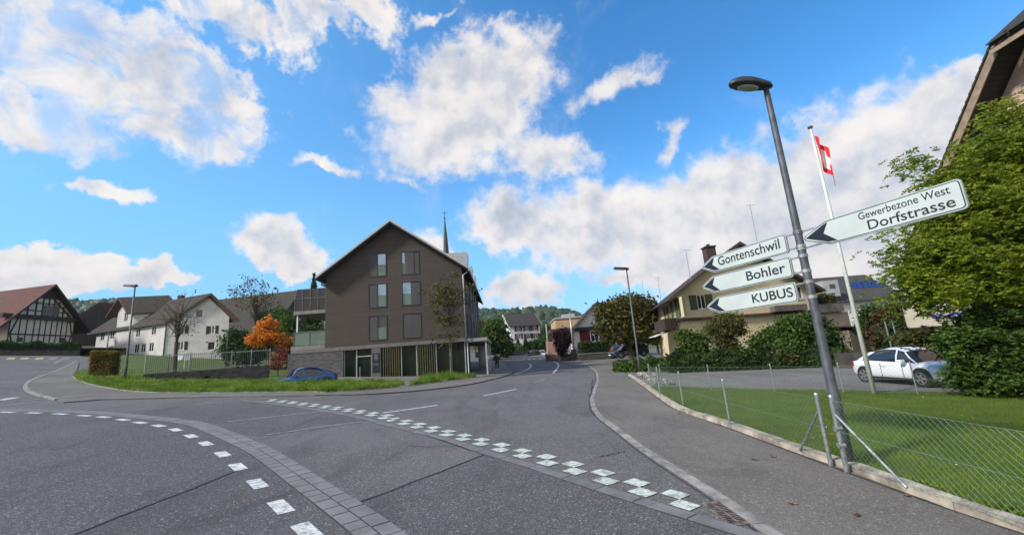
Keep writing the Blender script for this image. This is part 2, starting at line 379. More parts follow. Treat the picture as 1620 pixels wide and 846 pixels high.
GREYW=boardmat('grey_wood',(.14,.12,.11),(.20,.18,.16),.15,True,.02)
def stonewall(name,c0,c1,w=.5,h=.14,mort=(.05,.05,.052)):
    m,t=newmat(name); P=t.n('ShaderNodeTexCoord').outputs['Object']; s=t.n('ShaderNodeSeparateXYZ',{0:P})
    v=t.n('ShaderNodeCombineXYZ',{0:t.m('ADD',s.outputs[0],s.outputs[1]),1:s.outputs[2],2:0.}).outputs[0]
    v=t.vm('ADD',v,t.vm('SCALE',t.noise(P,4.,3).outputs['Color'],sc=.05))
    br=t.n('ShaderNodeTexBrick',{'Vector':v,'Color1':(0,0,0,1),'Color2':(1,1,1,1),'Mortar':(0,0,0,1),'Scale':1.,'Mortar Size':.010,'Brick Width':w,'Row Height':h})
    n=t.noise(P,7.,5,.7).outputs[0]
    c=t.mix(br.outputs[0],c0,c1); c=t.mix(t.m('MULTIPLY',n,.6),c,tuple(x*.55 for x in c0)); c=t.mix(br.outputs[1],c,mort)
    fin(t,c,.9,t.m('SUBTRACT',n,br.outputs[1]),.7,.03); MATS[name]=m; return m
SLATE=stonewall('slate_cladding',(.085,.085,.095),(.20,.195,.205),.35,.09)
RUBBLE=stonewall('rubble_wall',(.065,.062,.058),(.13,.125,.115),.4,.2)
PL_WHITE=M_('plaster_white',(.54,.54,.54),.92,.08,.8,60.,.2,dirt=.12)
PL_WHITE2=M_('plaster_white_cool',(.70,.72,.74),.92,.06,.8,60.,.2,dirt=.10)
PL_GREY=M_('plaster_lilac_grey',(.42,.41,.44),.92,.08,.8,60.,.2,dirt=.15)
PL_YEL=M_('plaster_yellow',(.68,.59,.38),.92,.08,.8,60.,.2,dirt=.15)
PL_BEIGE=M_('plaster_beige',(.42,.34,.25),.92,.1,.8,60.,.2,dirt=.25)
PL_PINK=M_('plaster_pink',(.38,.22,.17),.92,.1,.8,60.,.2,dirt=.2)
PL_OCH=M_('plaster_ochre',(.46,.33,.20),.92,.1,.8,60.,.2,dirt=.1)
CONC=M_('concrete',(.26,.26,.25),.9,.2,1.2,50.,.3,dirt=.3)
TRIM=M_('metal_trim_pale',(.42,.44,.46),.45,.08,metal=.3); DTRIM=M_('metal_trim_dark',(.045,.047,.05),.5,.1)
SLATY=M_('wood_slat_yellow',(.15,.14,.055),.7,.2); SHUTG=boardmat('shutter_green',(.07,.11,.045),(.09,.135,.055),.06,False,.012)
SHUTD=boardmat('shutter_dark',(.018,.026,.026),(.026,.036,.035),.06,False,.012); SHUTB=boardmat('shutter_brown',(.085,.055,.045),(.11,.07,.06),.06,False,.012)
SHUTT=boardmat('shutter_teal',(.012,.14,.10),(.016,.18,.13),.06,False,.012)
SOLAR=M_('solar_cell',(.018,.03,.12),.15,.1,spec=.8)
SOFFIT=M_('timber_brown',(.085,.055,.04),.85,.2); VERGE=M_('bargeboard_tan',(.28,.21,.15),.8,.15)

# ---------------------------------------------------------------- ground sheets
def sheet(name,poly,off,mat,step=2.0,parent=None,th=0.0,kind='structure'):
    """flat outline (metres) draped on the terrain; th>0 gives it real edges"""
    poly=[(float(a),float(b)) for a,b in poly]
    tri=tessellate_polygon([[Vector((a,b,0)) for a,b in poly]])
    bm=bmesh.new(); vs=[bm.verts.new((a,b,0)) for a,b in poly]
    for t in tri:
        try: bm.faces.new([vs[i] for i in t])
        except ValueError: pass
    xs=[p[0] for p in poly]; ys=[p[1] for p in poly]
    for ax,lo,hi in ((0,min(xs),max(xs)),(1,min(ys),max(ys))):
        k=math.floor(lo/step)*step+step
        st=step
        while k<hi:
            co=[0,0,0]; co[ax]=k; no=[0,0,0]; no[ax]=1
            bmesh.ops.bisect_plane(bm,geom=bm.verts[:]+bm.edges[:]+bm.faces[:],plane_co=co,plane_no=no,dist=1e-5)
            k+=st if abs(k)<120 else 20
    bm.normal_update()
    for f in bm.faces:
        if f.normal.z<0: f.normal_flip()
    if th:
        be=[e for e in bm.edges if e.is_boundary]
        ex=bmesh.ops.extrude_edge_only(bm,edges=be)
        new=[g for g in ex['geom'] if isinstance(g,bmesh.types.BMVert)]
        ns=set(new)
        for v in bm.verts: v.co.z=tz(v.co.x,v.co.y)+off-(th if v in ns else 0)
    else:
        for v in bm.verts: v.co.z=tz(v.co.x,v.co.y)+off
    me=bpy.data.meshes.new(name); bm.to_mesh(me); bm.free()
    o=link(name,me,mat,parent)
    if kind: o['kind']=kind
    return o
def G(l): return [gt(*p) for p in l]
def smooth_line(P,step=.4):
    """Catmull-Rom through ground points"""
    P=[np.array(p) for p in P]; Q=[2*P[0]-P[1]]+P+[2*P[-1]-P[-2]]; out=[]
    for i in range(1,len(Q)-2):
        n=max(2,int(np.linalg.norm(Q[i+1]-Q[i])/step))
        for k in range(n):
            t=k/n; a,b,c,d=Q[i-1:i+3]
            out.append(.5*((2*b)+(-a+c)*t+(2*a-5*b+4*c-d)*t*t+(-a+3*b-3*c+d)*t**3))
    out.append(P[-1]); return out
def arclen(L):
    s=[0]
    for a,b in zip(L,L[1:]): s.append(s[-1]+np.linalg.norm(b-a))
    return s
def sample(L,S,s):
    s=min(max(s,0),S[-1]-1e-6); i=max(0,np.searchsorted(S,s)-1); t=(s-S[i])/max(S[i+1]-S[i],1e-9)
    p=L[i]*(1-t)+L[i+1]*t; d=(L[i+1]-L[i]); d=d/np.linalg.norm(d); return p,d
def ribbon(name,L,o0,o1,z0,z1,mat,parent=None,kind='structure',joint=0,gap=.012,base=None,raise_=0):
    """stone/kerb band along a line between side offsets o0..o1 (left positive), top z1, bottom z0, cut into stones"""
    mb=MB(); S=arclen(L); s=0; total=S[-1]
    jl=joint or .5
    while s<total-1e-3:
        l=jl*(random.uniform(.8,1.2) if joint else 1); e=min(s+l,total)
        a,da=sample(L,S,s+(gap if joint else 0)); b,db=sample(L,S,e-(gap if joint else 0)*.0)
        na=np.array([-da[1],da[0]]); nb=np.array([-db[1],db[0]]); j=random.uniform(-1,1)*raise_
        q=[a+na*o0,b+nb*o0,b+nb*o1,a+na*o1]
        zz=[tz(*p) for p in q]
        mb.hexa([(*p,z+z0) for p,z in zip(q,zz)],[(*p,z+z1+j) for p,z in zip(q,zz)])
        s=e
    o=mb.build(name,mat,parent)
    if kind: o['kind']=kind
    return o

base=[(-400,-60),(400,-60),(500,900),(-500,900)]
sheet('ground',base,-.5,SOIL,step=20)
sheet('ground',[(-150,-25),(90,-25),(90,130),(-150,130)],-.06,SOIL,step=2)
# near ground finer, under the street
R1=G([(880,569.5),(917.6,571.5),(938.7,583.7),(945.6,598),(940.6,617.4),(936.8,634.6),(946,655.7),(982.7,684.4),(1017,711),(1074.5,747.5),(1135.8,785.8),(1216,841)])
R1+= [R1[-1]+np.array([.05,-1.2]),R1[-1]+np.array([.1,-4.])]
R1=smooth_line(R1)
Kp=G([(994,594.4),(1021,613.6),(1044,630.8),(1074.5,650),(1136,671),(1220,701.6),(1256.6,716),(1359,749.6),(1434,781),(1533,817),(1620,844.5)])
Kp[-1]=Kp[-1]; Kp+= [Kp[-1]+np.array([.12,-1.4]),Kp[-1]+np.array([.3,-4.])]
KL=smooth_line(Kp)
VF=smooth_line(G([(114,596),(128,604),(147,610),(194,618.6),(241,622),(334.6,622.6),(480,621),(534,621),(641.7,612.7),(700,605),(755,597.5)]))
ST=smooth_line(G([(89.7,632.5),(58.5,624.7),(42.9,617.6),(40.3,611),(48,603.3),(65,595.5),(91,586.4),(110.5,577.3),(121.5,570.8)]))
LE=smooth_line(G([(788,569),(795,571.5),(803,579),(812,588.5),(798.5,595.6),(780,600),(745,608),(674.6,617.4),(580.7,624.4),(510,625.8),(430,627.5),(360,628)]))
# the asphalt of carriageway
sheet('road',[(-140,-20),(14,-20),(14,30),(26,62),(60,75),(60,86),(20,84),(-6,140),(-30,140),(-14,80),(-12,50),(-15,33),(-33,35.5),(-46,47),(-64,60),(-110,90),(-140,60)],0,A_ROAD)
# circle asphalt, inside the stone ring
ringN=smooth_line(G([(0,650.5),(115,653.6),(199,660.5),(283,670.8),(325,685),(367.4,705),(398,722.5),(451.6,764.6),(528,825.8),(551,846)]),.3)
dd=(ringN[0]-ringN[3]); dd/=np.linalg.norm(dd); 
pre=[ringN[0]+dd*k+np.array([-.02,-.06])*k*k*.5 for k in range(8,0,-1)]
de=(ringN[-1]-ringN[-4]); de/=np.linalg.norm(de); post=[ringN[-1]+de*k+np.array([-.03,-.03])*k*k for k in range(1,6)]
ringN=pre+ringN+post
sheet('road_circle',[tuple(p) for p in ringN[::3]]+[tuple(ringN[-1])]+[(-12,-12),(-50,-12),(-50,12)],.004,A_RING)
# darker resurfaced field between ring and raised table
SL=smooth_line(G([(383,633.7),(402,635),(459,642),(513,649.8),(574,661),(600,669),(695.7,692),(764.6,715),(829.6,734),(906,759),(982.7,783.9),(1059,806.8),(1151,835.5),(1185,846)]),.3)
SL+=[SL[-1]+(SL[-1]-SL[-3])*k for k in (1,3,6)]
f1=G([(383,633.7),(513,649.8),(580,665),(500,672),(409,690),(330,678),(283,664),(191,652)])
sheet('road_patch',[tuple(p) for p in f1],.004,A_DARK)
f2=[gt(766.5,718.8)]+[tuple(p) for p in G([(906,760),(1059,808),(1185,847)])]+[(2.6,4.2),(1.2,1.5),(-2.9,4.6)]+[tuple(p) for p in G([(553,802),(600,784)])]
sheet('road_patch',f2,.004,A_DARK)
# right footway, a flush pale kerb then asphalt slightly higher, warmer
walk=[tuple(p) for p in R1[::4]]+[tuple(R1[-1])]+[tuple(p) for p in KL[::-4]]+[(7.4,30.5),(8.3,34),(9.6,40),(12,52),(14,62)]
ribbon('kerb',R1,-.075,.085,-.1,.028,KERB,joint=.95,raise_=.003)
sheet('pavement',[tuple(np.array(p)) for p in walk],.018,A_WALK,th=.1)
# lawn with raised concrete edging
ribbon('kerb',KL,-.02,.20,-.1,.115,KERBB,joint=1.0,raise_=.006)
BP=G([(1029,612),(1125,615.5),(1226,618.5),(1335,620),(1452,622.5)])
bdir=(BP[-1]-BP[1]); bdir/=np.linalg.norm(bdir)
lawnb=[BP[0],BP[1],BP[2],BP[3],BP[4],BP[4]+bdir*3,BP[4]+bdir*14]
lawn_poly=[tuple(p+np.array([.2,0])) for p in KL[::4] if p[1]<BP[0][1]]+[(5.7,-2),(26,-2)]+[tuple(p) for p in lawnb[::-1]]
sheet('lawn_soil',lawn_poly,.075,SOIL,th=.1)
# yard behind the lawn
lot=[tuple(p+np.array([0,.03])) for p in lawnb]+[(30,16),(34,26),(24,28.2),(17,29.6),(13.5,32),(9.7,36),(8.2,33),(7.6,30.5),(6.6,24.5)]
sheet('parking_yard',lot,.022,A_LOT,th=.08)
# left footway between verge and street
lw=[tuple(p) for p in LE[::3]]+[tuple(LE[-1])]+G([(264,630.3),(158.6,632.8),(100,637.5)])+[tuple(p) for p in ST[::3]]+[tuple(ST[-1])]+G([(125,573),(122,585)])+[tuple(p) for p in VF[::4]]+[tuple(VF[-1]),(-2.6,38),(-1.9,46),(-2.1,58),(-2.2,66)]
sheet('pavement',[tuple(map(float,p)) for p in lw],.05,A_WALK,th=.1)
ribbon('kerb',LE[:int(len(LE)*.93)],-.06,.06,-.1,.062,M_('kerb_dark',(.085,.085,.088),.85,.25),joint=1.0)
ribbon('kerb',ST,-.09,.09,-.1,.066,KERB,joint=1.0)
ribbon('kerb',VF,-.05,.08,-.1,.09,KERB,joint=1.0)
# verge ground and forecourt
verge1=[tuple(p) for p in VF if p[0]<-6.95]
vb=G([(640,607.5),(560,603),(470,600),(400,602),(330,601),(260,590),(200,583),(165,584),(130,585),(118,592)])
sheet('verge_soil',[tuple(p) for p in verge1[::3]]+[tuple(p) for p in vb],.07,SOIL,th=.12)
v2=[gt(646,611.5),gt(690,606),gt(755,597.3),gt(720,596.5),gt(698,598),gt(670,602)]
sheet('verge_soil',v2,.075,SOIL,th=.12)
sheet('forecourt',[(-20,27.5),(-7.1,26.8),(-3.4,34),(-2.4,38),(-1.8,50),(-2.1,66),(-5,66),(-4.4,37.2),(-20,36.6)],.055,A_LOT,th=.1)

# stone ring: two courses of setts on a dark bed
ribbon('sett_bed',ringN,.02,.56,-.05,.007,MORTAR)
ribbon('stone_ring',ringN,.045,.275,-.05,.022,STONE,joint=.34,gap=.026,raise_=.003)
ribbon('stone_ring',ringN,.31,.54,-.05,.022,STONE,joint=.38,gap=.026,raise_=.003)
ribbon('sett_bed',SL,-.13,.13,-.05,.007,MORTAR)
ribbon('stone_strip',SL,-.10,.11,-.05,.017,M_('granite_strip',(.155,.155,.162),.85,.15,3.,45.,.4),joint=.8,gap=.022,raise_=.003)

# markings
def quadmark(name,c,u,v,hu,hv,mat,off=.009):
    c=np.array(c);u=np.array(u);v=np.array(v)
    return sheet(name,[c-u*hu-v*hv,c+u*hu-v*hv,c+u*hu+v*hv,c-u*hu+v*hv],off,mat)
def strip(name,pts,w,mat,off=.009,seg=None):
    L=[np.array(p) for p in pts]; 
    if len(L)>2: L=smooth_line(L,.5)
    out=[];inn=[]
    for i,p in enumerate(L):
        d=L[min(i+1,len(L)-1)]-L[max(i-1,0)]; d/=np.linalg.norm(d); n=np.array([-d[1],d[0]])*w/2
        out.append(p+n); inn.append(p-n)
    return sheet(name,out+inn[::-1],off,mat)
ds=[(28,136),(140,139),(248,143),(347,150),(428,156),(508,167),(578,179),(656,192),(726,209),(790,235),(850,266),(920,310),(983,362),(1063,432),(1160,527),(1270,630)]
dl=[gt(x/2.613,600+y/2.613) for x,y in ds]
for i,p in enumerate(dl):
    d=dl[min(i+1,len(dl)-1)]-dl[max(i-1,0)]; d/=np.linalg.norm(d); n=np.array([-d[1],d[0]])
    quadmark('road_marking',p,d,n,.33,.115,P_WHITE,.012)
Ss=arclen(SL); z2=lambda x,y:(600+x/2.613,560+y/2.613)
nearr=[(1262,625),(1088,572),(937,525),(808,485),(695,451),(592,422),(502,396),(420,372),(345,352),(278,334),(214,318),(155,302),(100,288),(48,275)]
nr=[gt(*z2(*p)) for p in nearr]; dn=(nr[-1]-nr[-2])
di=[np.linalg.norm(p-nr[13]) for p in SL]; s13=Ss[int(np.argmin(di))]; o13=min(di); st13=np.linalg.norm(nr[13]-nr[12])
for k in range(1,26):
    if s13-k*st13<.6: break
    p_,d_=sample(SL,Ss,s13-k*st13); n_=np.array([-d_[1],d_[0]]); nr.append(p_+n_*(o13 if n_[1]>0 else -o13))
for i,p in enumerate(nr):
    q=nr[i+1] if i+1<len(nr) else p+(p-nr[i-1]); d=(q-p)/np.linalg.norm(q-p); n=np.array([-d[1],d[0]])
    if n[1]<0: n=-n
    h=np.linalg.norm(q-p)*.232; hv_=h*.80
    quadmark('road_marking',p,d,n,h,hv_,P_GREEN,.012)
    quadmark('road_marking',p+d*h*2.02+n*hv_*2.03,d,n,h,hv_,P_GREEN,.012)
for a,b,w,mt in [((765,626),(817,615.5),.16,P_WHITE),((606,653.2),(692,641),.16,P_WHITE),((844,605.7),(862.4,599),.15,P_OLD),((360,667),(513,650),.14,P_OLD),((420,688),(574,667),.12,P_OLD),
   ((0,611.5),(31,609.8),.2,P_OLD),((3,642),(65,635),.2,P_OLD),((35,634.5),(64,631.2),.2,P_OLD),((0,633),(26,628.6),.35,P_WHITE),((64,588.5),(84,586.8),.2,P_OLD),((85,575),(105,565),.2,P_OLD)]:
    strip('road_marking',[gt(*a),gt(*b)],w,mt,.012)
strip('road_marking',G([(875,590.5),(880,584.5),(883.5,579),(882,574.5),(874.5,571.6)]),.2,P_WHITE,.012)
strip('road_marking',G([(816,591),(828,587.3),(835.5,583.5),(840,579),(837.4,575)]),.18,P_WHITE,.012)
for i,x in enumerate((17,39,62,84,104)):
    sheet('road_marking',[gt(x-8,568.4),gt(x+5,568.0),gt(x+8,565.4),gt(x-4,565.8)],.012,P_YEL if i<3 else P_OLD)
for i in range(6): sheet('road_marking',[gt(809+i*8.5,568.2),gt(813.5+i*8.5,568.2),gt(814+i*8.5,566.8),gt(810+i*8.5,566.8)],.012,P_OLD)
# tar seams and cracks
def wob(a,b,n,amp):
    a=np.array(gt(*a));b=np.array(gt(*b));d=b-a;nn=np.array([-d[1],d[0]])/np.linalg.norm(d)
    return [a+d*i/n+nn*random.uniform(-amp,amp)*(0<i<n) for i in range(n+1)]
for a,b,w,am in [((118,846),(372,746),.035,.02),((551,802),(766,719),.035,.02),((935,626),(937,600),.05,.05),((640,706),(740,706),.02,.07),((946,723),(988,714),.025,.04),((905,687),(955,686),.015,.04),((1010,609),(950,608),.03,.02),((790,690),(835,688),.015,.05),((940,655),(930,620),.03,.04)]:
    strip('road_crack',wob(a,b,10,am),w,CRACK,.0125)
strip('road_crack',[gt(620,672)+0,gt(700,697),gt(745,713)],.03,CRACK,.0125)

# ---------------------------------------------------------------- leaves and plants
def leafcloud(name,pts,size,mat,parent=None,world=True,aspect=2.0,flat=.0,jit=.35,droop=0):
    """one quad leaf at every point, random turn"""
    P=np.asarray(pts,float); n=len(P)
    if parent is not None and world:
        l=np.array(parent.location); P=P-l
    a=rng.normal(size=(n,3)); a[:,2]=a[:,2]*(1-flat)-droop; a/=np.linalg.norm(a,axis=1)[:,None]+1e-9
    b=rng.normal(size=(n,3)); b-=a*(a*b).sum(1)[:,None]; b/=np.linalg.norm(b,axis=1)[:,None]+1e-9
    s=size*(1+jit*rng.uniform(-1,1,n))[:,None]
    L=a*s*.5*math.sqrt(aspect); Wd=b*s*.5/math.sqrt(aspect)
    nrm=np.cross(a,b)*s*.10
    V=np.stack([P-L,P+Wd+nrm,P+L,P-Wd+nrm],1).reshape(-1,3)
    me=bpy.data.meshes.new(name); me.vertices.add(4*n); me.vertices.foreach_set('co',V.astype(np.float32).ravel())
    me.loops.add(4*n); me.loops.foreach_set('vertex_index',np.arange(4*n,dtype=np.int32))
    me.polygons.add(n); me.polygons.foreach_set('loop_start',np.arange(0,4*n,4,dtype=np.int32)); me.update(calc_edges=True)
    return link(name,me,mat,parent)
def blobpts(blobs,ncl,per,rc,shell=.55):
    """clusters in ellipsoids, mostly towards their skins"""
    vol=np.array([b[3]*b[4]*b[5] for b in blobs])**.75; pr=vol/vol.sum(); out=[];cs=[]
    for _ in range(ncl):
        b=blobs[rng.choice(len(blobs),p=pr)]
        d=rng.normal(size=3); d/=np.linalg.norm(d); r=rng.uniform(shell,1.0)**.7*(1+.16*rng.normal())
        c=np.array(b[:3])+d*r*np.array(b[3:6]); cs.append(c)
        k=max(3,int(per*rng.uniform(.5,1.5))); rr=rc*rng.uniform(.6,1.35)
        q=rng.normal(size=(k,3))*rr*np.array([1,1,.62]); out.append(c+q)
    return np.concatenate(out),cs
def limbs(mb,root,cs,n,r0,lift=.35):
    for c in (cs if n>=len(cs) else [cs[i] for i in rng.choice(len(cs),n,replace=False)]):
        a=np.array(root(rng.uniform(.25,1))); c=np.array(c); L=np.linalg.norm(c-a)
        m1=a+(c-a)*.4+np.array([0,0,lift*L*.35])+rng.normal(size=3)*L*.05; m2=a+(c-a)*.75+np.array([0,0,lift*L*.2])+rng.normal(size=3)*L*.04
        mb.tube([a,m1,m2,c],[r0,r0*.6,r0*.35,r0*.12],5,False)
def tree(name,label,x,y,trunk_h,trunk_r,blobs,ncl,per,rc,leaf,lm,bark=BARK,group=None,lean=(0,0),nl=40,lr=.05,z=None,cat='tree',shell=.55,aspect=1.8,droop=0,lift=.35):
    z=tz(x,y)-.05 if z is None else z
    t=thing(name,label,cat,(x,y,z),0,group)
    B=[(x+b[0],y+b[1],z+b[2],b[3],b[4],b[5]) for b in blobs]
    pts,cs=blobpts(B,ncl,per,rc,shell)
    pts=pts[pts[:,2]>z+.05]
    mb=MB(); top=trunk_h*1.0
    P=[(lean[0]*k+random.uniform(-.03,.03)*(k>0),lean[1]*k,top*k) for k in (0,.04,.3,.6,1.)]
    mb.tube(P,[trunk_r*1.5,trunk_r*1.1,trunk_r*.95,trunk_r*.75,trunk_r*.35],9)
    cl=[np.array(c)-np.array([x,y,z]) for c in cs]
    limbs(mb,lambda s:(lean[0]*s,lean[1]*s,top*(.35+.65*s)),cl,nl,lr,lift)
    mb.build('trunk',bark,t,smooth=True)
    leafcloud('crown',pts,leaf,lm,t,aspect=aspect,droop=droop)
    return t
def inpoly(P,poly):
    poly=np.array(poly,float); x,y=P[:,0],P[:,1]; r=np.zeros(len(P),bool); j=len(poly)-1
    for i in range(len(poly)):
        xi,yi=poly[i];xj,yj=poly[j]
        c=((yi>y)!=(yj>y))&(x<(xj-xi)*(y-yi)/(yj-yi+1e-12)+xi); r^=c; j=i
    return r
def blades(name,poly,n,h,w,mat,off,near=None,lean=.35,hvar=.5,clump=0):
    poly=[tuple(p) for p in poly]; a=np.array(poly); lo,hi=a.min(0),a.max(0); P=rng.uniform(lo,hi,(n*4,2))
    if near is not None:
        d=np.hypot(P[:,0],P[:,1]); P=P[rng.uniform(size=len(P))<np.minimum(1,(near/d)**1.6)]
    P=P[inpoly(P,poly)][:n]; m=len(P)
    z=np.array([tz(x,y) for x,y in P])+off
    th=rng.uniform(0,2*math.pi,m); H=h*(1+hvar*rng.uniform(-1,1,m))
    if clump: 
        cn=np.array([mn.noise((x*clump,y*clump,0)) for x,y in P]); H*=np.clip(1+cn*1.3,.25,2)
    dx,dy=np.cos(th)*w/2,np.sin(th)*w/2; lx=rng.normal(size=m)*lean*H; ly=rng.normal(size=m)*lean*H
    V=np.zeros((m,3,3)); V[:,0]=np.c_[P[:,0]-dx,P[:,1]-dy,z]; V[:,1]=np.c_[P[:,0]+dx,P[:,1]+dy,z]; V[:,2]=np.c_[P[:,0]+lx,P[:,1]+ly,z+H]
    me=bpy.data.meshes.new(name); me.vertices.add(3*m); me.vertices.foreach_set('co',V.astype(np.float32).ravel())
    me.loops.add(3*m); me.loops.foreach_set('vertex_index',np.arange(3*m,dtype=np.int32))
    me.polygons.add(m); me.polygons.foreach_set('loop_start',np.arange(0,3*m,3,dtype=np.int32)); me.update(calc_edges=True)
    o=link(name,me,mat); tag(o,kind='stuff'); return o
# verge and lawn grass
blades('lawn_grass',lawn_poly,170000,.055,.007,L_GRASS,.075,near=9)
vpoly=[tuple(p) for p in verge1[::3]]+[tuple(p) for p in vb]
tallp=[tuple(p) for p in VF[::3] if p[0]<-7.0]+G([(640,608.5),(560,605),(470,604),(400,605),(330,606),(260,604),(215,602),(190,600),(160,600),(128,599)])
blades('verge_grass',tallp,52000,.20,.028,L_TALL,.07,near=26,clump=.9,lean=.45)
blades('verge_grass',v2,6000,.28,.03,L_TALL,.07,near=30,clump=.9,lean=.45)
blades('verge_grass',vpoly,9000,.14,.03,L_TALL,.07,near=30,clump=.9)

P=rng.uniform([-32,22],[-6,34],(9000,2)); P=P[inpoly(P,tallp)]; w=np.array([mn.noise((a*.55,b*.55,2.)) for a,b in P]); P=P[w>.05][:700]
wp_=np.concatenate([np.c_[p[0],p[1],tz(*p)+.1]+rng.normal(size=(26,3))*[.16,.16,.07]+[0,0,.08] for p in P])
leafcloud('verge_weeds',wp_,.075,L_TALL,None,aspect=2.2)['kind']='stuff'
P=rng.uniform([5.0,3],[7,24],(60000,2)); ok=[]
for p in P:
    d_=min(np.linalg.norm(np.array(KL[::3])-p,axis=1)); ok.append(.18<d_<.34)
P=P[np.array(ok)&inpoly(P,lawn_poly)][:5000]
hgt=rng.uniform(.5,1.2,len(P)); wp_=np.c_[P,[tz(*p)+.13 for p in P]]; leafcloud('kerb_tufts',wp_,.05,L_GRASS,None,aspect=4.,droop=-.6)['kind']='stuff'
gr=[p for p in R1]; strip('road_crack',[p+np.array([-.13,0]) for p in gr[::6]],.025,CRACK,.006)
gk=[p for p in KL]; strip('road_crack',[p+np.array([-.045,0]) for p in gk[::6]],.05,M_('kerb_grime',(.045,.040,.030),.95,.4),.024)
# ---------------------------------------------------------------- street lamps
def text_mesh(name,body,width,height,mat,parent,mtx,bold=.0,ext=.002):
    cu=bpy.data.curves.new(name,'FONT'); cu.body=body; cu.size=1; cu.offset=bold; cu.extrude=0; cu.resolution_u=6
    tmp=bpy.data.objects.new('tmp',cu); COL.objects.link(tmp); dg=bpy.context.evaluated_depsgraph_get(); dg.update()
    me=bpy.data.meshes.new_from_object(tmp.evaluated_get(dg)); bpy.data.objects.remove(tmp)
    n=len(me.vertices); co=np.zeros(n*3); me.vertices.foreach_get('co',co); co=co.reshape(-1,3)
    lo,hi=co.min(0),co.max(0); k=np.array([width/(hi[0]-lo[0]),height/(hi[1]-lo[1])])
    co[:,:2]=(co[:,:2]-lo[:2])*k; co[:,2]=0
    M=np.array(mtx); co=np.c_[co,np.ones(n)]@M.T
    me.vertices.foreach_set('co',co[:,:3].ravel().astype(np.float32)); me.update(); me.name=name
    return link(name,me,mat,parent)
LENS=M_('lamp_lens',(.30,.34,.30),.15,.1,spec=.8)
def lamp_near(x,y,H,yaw):
    z=tz(x,y)+.07; t=thing('street_lamp','tall grey street lamp rising beside the wire fence and carrying four direction signs','street lamp',(x,y,z))
    MB().tube([(0,0,-.1),(0,0,1.1),(0,0,1.14),(0,0,H-.15),(0,0,H)],[.088,.085,.075,.052,.045],20).build('pole',POLE,t,smooth=True)
    MB().box(-.03,.03,-.092,-.08,.55,.85).build('access_door',POLED,t)
    c=math.cos(yaw);s=math.sin(yaw)
    mb=MB();st=[(-.12,.05,.06),(-.06,.10,.11),(.1,.13,.15),(.3,.165,.18),(.5,.16,.165),(.65,.11,.11),(.72,.03,.04)];vs=[];N=14
    for u,w,h in st:
        for k in range(N):
            a=2*math.pi*k/N; yy=math.cos(a)*w; zz=math.sin(a)*h; zz=zz if zz>0 else zz*.25
            vs.append((u*c-yy*s,u*s+yy*c,H+.03+zz+u*.12))
    fs=[(i*N+k,i*N+(k+1)%N,(i+1)*N+(k+1)%N,(i+1)*N+k) for i in range(len(st)-1) for k in range(N)]+[tuple(range(N)),tuple((len(st)-1)*N+k for k in range(N))]
    mb.add(vs,fs); h=mb.build('lamp_head',POLED,t,smooth=True)
    mb=MB();N=18;vs=[((.36+.21*math.cos(2*math.pi*k/N))*c-.105*math.sin(2*math.pi*k/N)*s,(.36+.21*math.cos(2*math.pi*k/N))*s+.105*math.sin(2*math.pi*k/N)*c,H+.03-.042+(.36+.21*math.cos(2*math.pi*k/N))*.12-.004) for k in range(N)]
    v2_=[(a,b,z_-.03) for a,b,z_ in vs]; cx=np.mean(v2_,0); v2_=[tuple(cx+(np.array(v)-cx)*[.8,.8,1]) for v in v2_]
    mb.add(vs+v2_,[tuple(range(N,2*N)),tuple(range(N))]+[(k,(k+1)%N,N+(k+1)%N,N+k) for k in range(N)]); mb.build('lens',LENS,h,smooth=False)
    return t
LP=gt(1343,732,.07); 
_pd=np.array([.33,-.944]); _pd/=np.linalg.norm(_pd)
lampN=lamp_near(LP[0],LP[1],6.87,R(183))
def lamp_far(px,py,H,label,yaw,w=1.0):
    x,y=gt(px,py) if not isinstance(px,np.ndarray) else px; z=tz(x,y)
    t=thing('street_lamp',label,'street lamp',(x,y,z))
    MB().tube([(0,0,-.1),(0,0,1.2),(0,0,1.24),(0,0,H)],[.09,.088,.078,.05],12).build('pole',POLE,t,smooth=True)
    c=math.cos(yaw);s=math.sin(yaw)
    f=lambda u,v,z_:(u*c-v*s,u*s+v*c,z_)
    h=MB().hexa([f(-.18,-.12,H-.05),f(.95,-.17,H+.10),f(.95,.17,H+.10),f(-.18,.12,H-.05)],[f(-.15,-.10,H+.14),f(.9,-.13,H+.24),f(.9,.13,H+.24),f(-.15,.10,H+.14)]).build('lamp_head',POLED,t,bevel=.05)
    MB().hexa([f(.2,-.11,H-.03),f(.85,-.13,H+.055),f(.85,.13,H+.055),f(.2,.11,H-.03)],[f(.2,-.11,H+.03),f(.85,-.13,H+.10),f(.85,.13,H+.10),f(.2,.11,H+.03)]).build('lens',LENS,h)
    return t
lamp_far(1013,591,7.45,'slim grey street lamp with flat head standing in the rocks before the chestnut tree',R(185))
lamp_far(197,603,6.9,'grey street lamp in the tall verge grass before the white farmhouse',R(172))

